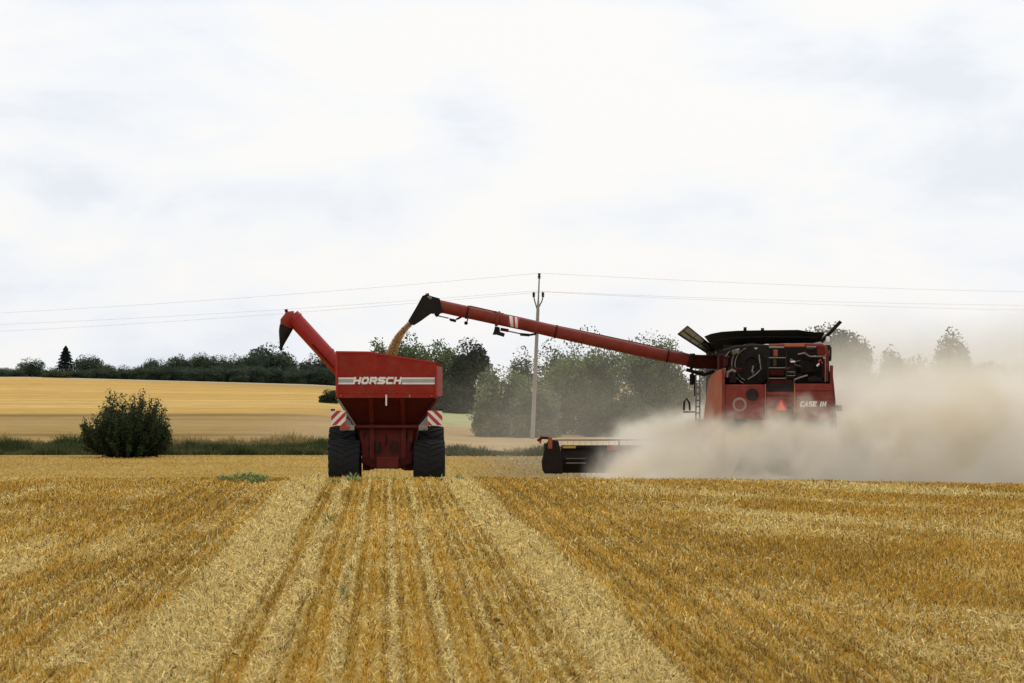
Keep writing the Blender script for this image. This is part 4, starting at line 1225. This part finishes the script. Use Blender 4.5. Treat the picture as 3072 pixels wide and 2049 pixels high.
# ------------------------------------------------------------------ header of the harvester
HYp = 85.6
hxl = D(1247, 0, HYp)[0]; hxr = cx_ * 2 - hxl + .2
gz = -.64
header = thing('grain_header', (cx_, HYp + .5, gz), 'wide black cutting header with orange end marker low in front of the harvester', 'cutting header')
ztop = D(0, 1025, HYp)[2]; zbot = D(0, 1086, HYp)[2]
MB().loft([[(hxl + .55, HYp, ztop), (hxr - .3, HYp, ztop), (hxr - .3, HYp + .1, ztop), (hxl + .55, HYp + .1, ztop)],
           [(hxl + .5, HYp - .12, ztop * .5 + zbot * .5), (hxr - .3, HYp - .12, ztop * .5 + zbot * .5), (hxr - .3, HYp + .1, ztop * .5 + zbot * .5), (hxl + .5, HYp + .1, ztop * .5 + zbot * .5)],
           [(hxl + .45, HYp + .05, zbot), (hxr - .3, HYp + .05, zbot), (hxr - .3, HYp + .4, zbot), (hxl + .45, HYp + .4, zbot)]]).build('back_sheet', M['dark'], header, bevel=.02)
MB().box(hxl + .55, hxr - .3, HYp - .10, HYp - .003, ztop - .06, ztop + .04).build('top_tube', M['black'], header, bevel=.02)
for t in np.linspace(0, 1, 13)[1:-1]:
    x = hxl + .5 + t * (hxr - hxl - .9)
    MB().box(x, x + .05, HYp - .20, HYp - .13, zbot + .1, ztop - .07).build('stiffener', M['black'], header)
MB().box(hxl + .5, hxr - .35, HYp - .19, HYp - .135, zbot + .28, zbot + .34).build('stiffener', M['grey'] if False else M['black'], header)
# end shields
for s, x0 in ((-1, hxl), (1, hxr)):
    pts = [D(1245, 1078, HYp), D(1243, 1060, HYp), D(1253, 1018, HYp), D(1262, 1008, HYp), D(1282, 1012, HYp), D(1292, 1060, HYp), D(1292, 1087, HYp), D(1250, 1087, HYp)]
    if s > 0:
        pts = [(hxr + hxl - p[0], p[1], p[2]) for p in pts][::-1]
    MB().prism([(p[0], p[1] - .25, p[2]) for p in pts], (0, .18, 0)).build('end_shield', M['dark'], header, bevel=.03)
    mb = MB()
    q = [(p[0] + s * 0, p[1], p[2]) for p in ((x0 - s * .03, HYp, zbot + .05), (x0 - s * .03, HYp, ztop + .1), (x0 - s * .03, HYp + 1.8, ztop - .1), (x0 - s * .03, HYp + 2.5, zbot + .05))]
    mb.prism(q, (-s * .05, 0, 0)).build('divider', M['dark'], header)
a = D(1258, 1030, HYp - .4); b = D(1268, 1004, HYp - .4)
MB().box(a[0], b[0], a[1], a[1] + .05, a[2], b[2]).build('end_marker', M['orange'], header, bevel=.01)
a = D(1394, 1034, HYp - .3); b = D(1416, 1023, HYp - .3)
MB().box(a[0], b[0], a[1], a[1] + .05, a[2], b[2]).build('reflector', M['sigdull'], header, bevel=.01)
a = D(1292, 1029, HYp - .15); b = D(1322, 1024, HYp - .15)
MB().box(a[0], b[0], a[1], a[1] + .03, a[2], b[2]).build('yellow_label', M['yellow'], header)
# reel
RYp = HYp + 1.2
zr = D(0, 1010, RYp)[2]
rc = (0, RYp, zr - .42)
reel = MB().tube([(hxl + .3, rc[1], rc[2]), (hxr - .3, rc[1], rc[2])], .07, 10).build('reel', M['dark'], header)
for k in range(6):
    a_ = math.radians(90 + 60 * k)
    yy, zz = rc[1] + .42 * math.cos(a_), rc[2] + .42 * math.sin(a_)
    MB().tube([(hxl + .32, yy, zz), (hxr - .32, yy, zz)], .022, 6).build('reel_bar', M['silver'], reel)
    mb = MB()
    for x in np.arange(hxl + .4, hxr - .4, .18):
        mb.tube([(x, yy, zz), (x, yy + .04, zz - .24)], [.013, .007], 4)
    mb.build('reel_tines', M['white'] if k == 0 else M['dark'], reel)
for x in np.linspace(hxl + .35, hxr - .35, 7):
    MB().disc_lathe((x, rc[1], rc[2]), [(-.015, .40), (.015, .40)], 12).build('reel_disc', M['dark'], reel)
MB().tube([D(1234, 1012, HYp), D(1245, 1005, HYp), D(1262, 1006, HYp)], .04, 8).build('reel_arm', M['dark'], header)
MB().tube([D(1240, 1018, HYp), D(1243, 1000, HYp)], .03, 8).build('reel_motor', M['lamp'], header)
mb = MB()
for x, y0_, y1_ in ((1300, 1052, 1053), (1300, 1062, 1064)):
    a = D(x, y1_, HYp - .2); b = D(1345, y0_, HYp - .2)
    mb.box(a[0], b[0], HYp - .21, HYp - .195, a[2], b[2])
mb.build('seam', M['grey'], header)

# ------------------------------------------------------------------ grain stream
r = np.random.default_rng(31)
n = 18000
p0 = np.array(A(205, 665, AYp)); p2 = np.array(V(975, 500, AYp)); p1 = np.array(V(1005, 340, AYp))
t = r.random(n) ** .9
cp = (1 - t)[:, None] ** 2 * p0 + (2 * t * (1 - t))[:, None] * p1 + (t ** 2)[:, None] * p2
sp = (.075 + .06 * t) * np.minimum(1.15, np.abs(r.normal(0, .6, n)))
an = r.random(n) * 6.283
C = cp + np.stack([np.cos(an) * sp, np.sin(an) * sp, r.normal(0, .02, n)], 1)
c = np.array((.52, .33, .13)) * (.8 + .35 * r.random((n, 1)))
gs = leaf_quads(C, .016 * (.6 + .8 * r.random(n)), r)
o = quads_mesh('grain_stream', gs, c, M['grain'])
tag(o, 'stream of golden grain falling from the black spout into the wagon', 'grain', None, 'stuff')

# ------------------------------------------------------------------ dust
def dust_volume(name, b0, b1, dens_fn, color, label, step=1.0, aniso=0.2, emis=0.0):
    x0, y0, z0 = b0; x1, y1, z1 = b1
    o = MB().box(x0, x1, y0, y1, z0, z1).build(name, None, None)
    m = bpy.data.materials.new(name); m.use_nodes = True
    nt = m.node_tree; N, L = nt.nodes, nt.links
    N.remove(N['Principled BSDF'])
    vp = N.new('ShaderNodeVolumePrincipled')
    vp.inputs['Color'].default_value = (*color, 1)
    vp.inputs['Anisotropy'].default_value = aniso
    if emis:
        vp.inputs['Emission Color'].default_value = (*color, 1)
    L.new(vp.outputs[0], N['Material Output'].inputs['Volume'])
    g = N.new('ShaderNodeNewGeometry')
    sx = N.new('ShaderNodeSeparateXYZ'); L.new(g.outputs['Position'], sx.inputs[0])
    def math_(op, *a):
        n = N.new('ShaderNodeMath'); n.operation = op
        for i, v in enumerate(a):
            if isinstance(v, (int, float)): n.inputs[i].default_value = v
            else: L.new(v, n.inputs[i])
        return n.outputs[0]
    def noise(scale, detail, vec=None, off=(0, 0, 0), sc=(1, 1, 1)):
        mp = N.new('ShaderNodeMapping'); mp.inputs['Location'].default_value = off; mp.inputs['Scale'].default_value = sc
        L.new(g.outputs['Position'], mp.inputs['Vector'])
        n = N.new('ShaderNodeTexNoise'); n.inputs['Scale'].default_value = scale; n.inputs['Detail'].default_value = detail
        n.inputs['Roughness'].default_value = .6
        L.new(mp.outputs[0], n.inputs['Vector'])
        return n.outputs['Fac']
    def ramp(v, a, b, c0=0., c1=1.):
        n = N.new('ShaderNodeMapRange'); n.interpolation_type = 'SMOOTHSTEP'
        L.new(v, n.inputs[0]); n.inputs[1].default_value = a; n.inputs[2].default_value = b; n.inputs[3].default_value = c0; n.inputs[4].default_value = c1
        return n.outputs[0]
    def curve(v, pts):       # piecewise linear through (in, out)
        out = None
        n = N.new('ShaderNodeFloatCurve')
        lo, hi = pts[0][0], pts[-1][0]
        mx = max(p[1] for p in pts) or 1
        cv = n.mapping.curves[0]
        cv.points[0].location = (0, pts[0][1] / mx); cv.points[1].location = (1, pts[-1][1] / mx)
        for p in pts[1:-1]: cv.points.new((p[0] - lo) / (hi - lo), p[1] / mx)
        n.mapping.update()
        t = math_('DIVIDE', math_('SUBTRACT', v, lo), hi - lo)
        L.new(t, n.inputs['Value'])
        return math_('MULTIPLY', n.outputs[0], mx)
    d = dens_fn(sx.outputs[0], sx.outputs[1], sx.outputs[2], math_, noise, ramp, curve)
    L.new(d, vp.inputs['Density'])
    cmx = N.new('ShaderNodeMix'); cmx.data_type = 'RGBA'
    cmx.inputs[6].default_value = (*color, 1); cmx.inputs[7].default_value = (color[0] * .86, color[1] * .80, color[2] * .66, 1)
    L.new(ramp(noise(.55, 4, off=(2, 5, 1)), .42, .66), cmx.inputs[0])
    L.new(cmx.outputs[2], vp.inputs['Color'])
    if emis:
        L.new(math_('MULTIPLY', d, emis), vp.inputs['Emission Strength'])  # added glow in place of light scattered repeatedly inside the dust
    o.data.materials[0] = m
    try: m.cycles.volume_step_rate = step
    except Exception: pass
    tag(o, label, 'dust', None, 'stuff')
    return o

def near_dust(X, Y, Z, mt, noise, ramp, curve):
    # height of the dust top above z=0 as a function of X, ragged by noise
    n1 = noise(.45, 3, off=(3, 1, 0)); n2 = noise(1.5, 5, off=(9, 0, 4), sc=(1, 1, 1.2))
    wob = mt('ADD', mt('MULTIPLY', mt('SUBTRACT', n1, .5), 2.4), mt('MULTIPLY', mt('SUBTRACT', n2, .5), 1.7))
    top = curve(X, [(1.8, 0.0), (2.4, .05), (3.0, .30), (3.8, .70), (5.0, 1.15), (6.2, 1.5), (8.2, 1.45), (8.9, 1.95), (10.0, 2.2), (14, 2.3), (22, 2.3), (34, 2.3)])
    h = mt('SUBTRACT', mt('ADD', top, wob), Z)           # > 0 inside
    n4 = noise(4.5, 4, off=(1, 3, 0))
    h = mt('ADD', h, mt('MULTIPLY', mt('SUBTRACT', n4, .5), .7))
    wide = ramp(X, 8.5, 11)
    h = mt('DIVIDE', h, mt('ADD', 1.0, mt('MULTIPLY', wide, 1.2)))
    soft = mt('POWER', ramp(h, -.6, .8), 2.0)
    ex = ramp(X, 1.9, 3.6)
    ey = mt('MULTIPLY', ramp(Y, 73.3, 74.0), ramp(Y, 93.0, 97.0, 1.0, 0.0))
    d = mt('MULTIPLY', mt('MULTIPLY', soft, ex), ey)
    n3 = noise(.8, 5, off=(0, 7, 2))
    d = mt('MULTIPLY', d, ramp(n3, .37, .63, .08, 1.9))
    return mt('MULTIPLY', d, ramp(Y, 76.0, 78.5, 1.9, .75))
dust_volume('dust_cloud', (1.6, 73.2, -1.2), (30, 97.5, 4.8), near_dust, (.83, .785, .70), 'thick beige dust cloud billowing around the harvester', step=.19, emis=.145)  # emis adds a glow that brightens the cloud beyond its real lighting

def far_dust(X, Y, Z, mt, noise, ramp, curve):
    n1 = noise(.16, 3, off=(3, 1, 5)); n2 = noise(.5, 3, off=(9, 0, 4))
    wob = mt('ADD', mt('MULTIPLY', mt('SUBTRACT', n1, .5), 7.0), mt('MULTIPLY', mt('SUBTRACT', n2, .5), 2.0))
    top = curve(X, [(-6, .0), (0, 2.4), (6, 3.2), (11, 2.6), (16, 3.0), (24, 3.6), (45, 4.0)])
    h = mt('SUBTRACT', mt('ADD', top, wob), Z)
    soft = ramp(h, -2.2, 2.2)
    amt = curve(X, [(-6, .0), (-3, .03), (0, .08), (8, .07), (11, .40), (15, .8), (45, .85)])
    ey = mt('MULTIPLY', ramp(Y, 99, 104), ramp(Y, 136, 142, 1.0, 0.0))
    return mt('MULTIPLY', mt('MULTIPLY', mt('MULTIPLY', soft, amt), ey), .085)
dust_volume('dust_haze', (-7, 98, -1.6), (44, 143, 11), far_dust, (.82, .79, .72), 'thin drifting dust haze veiling the trees behind the harvester', step=.35, emis=.10)  # a weaker added glow lightens the haze as well

# ------------------------------------------------------------------ world, sun
w = bpy.data.worlds.new("World"); scene.world = w; w.use_nodes = True
nt = w.node_tree; N, L = nt.nodes, nt.links
bg = N['Background']; bg.inputs['Strength'].default_value = .1
sky = N.new('ShaderNodeTexSky'); sky.sky_type = 'NISHITA'; sky.sun_disc = False
SE, SR = math.radians(52), math.radians(20)
sky.sun_elevation = SE; sky.sun_rotation = SR; sky.dust_density = 3
tc = N.new('ShaderNodeTexCoord')
mp = N.new('ShaderNodeMapping'); mp.inputs['Scale'].default_value = (1, 1, 2.4); mp.inputs['Location'].default_value = (.37, .2, .21)
L.new(tc.outputs['Generated'], mp.inputs['Vector'])
n1 = N.new('ShaderNodeTexNoise'); n1.inputs['Scale'].default_value = 12; n1.inputs['Detail'].default_value = 7; n1.inputs['Roughness'].default_value = .52
n1.inputs['Distortion'].default_value = .25
L.new(mp.outputs[0], n1.inputs['Vector'])
cr = N.new('ShaderNodeValToRGB')
e = cr.color_ramp.elements
e[0].position = .34; e[0].color = (8.3, 8.75, 9.4, 1)
e[1].position = .57; e[1].color = (10.05, 9.92, 9.82, 1)
m_ = cr.color_ramp.elements.new(.45); m_.color = (9.3, 9.55, 9.95, 1)
L.new(n1.outputs['Fac'], cr.inputs[0])
mix = N.new('ShaderNodeMix'); mix.data_type = 'RGBA'; mix.inputs[0].default_value = .93
L.new(sky.outputs[0], mix.inputs[6]); L.new(cr.outputs[0], mix.inputs[7])
L.new(mix.outputs[2], bg.inputs['Color'])

sd = bpy.data.lights.new('sun', 'SUN'); sd.energy = 1.2; sd.angle = math.radians(12); sd.color = (1, .95, .87)
so = bpy.data.objects.new('sun', sd); col.objects.link(so)
dirv = Vector((math.sin(SR) * math.cos(SE), math.cos(SR) * math.cos(SE), math.sin(SE)))
so.rotation_euler = dirv.to_track_quat('Z', 'Y').to_euler()
so.location = (0, 0, 50)

# ------------------------------------------------------------------ render settings
scene.view_settings.view_transform = 'Standard'
scene.view_settings.look = 'None'
scene.view_settings.exposure = 0
scene.render.engine = 'CYCLES'
cy = scene.cycles
cy.use_denoising = True
try:
    cy.denoiser = 'OPENIMAGEDENOISE'; cy.denoising_prefilter = 'ACCURATE'
except Exception: pass
cy.max_bounces = 6; cy.diffuse_bounces = 3; cy.glossy_bounces = 2; cy.transmission_bounces = 4; cy.volume_bounces = 2; cy.transparent_max_bounces = 8
cy.volume_max_steps = 256
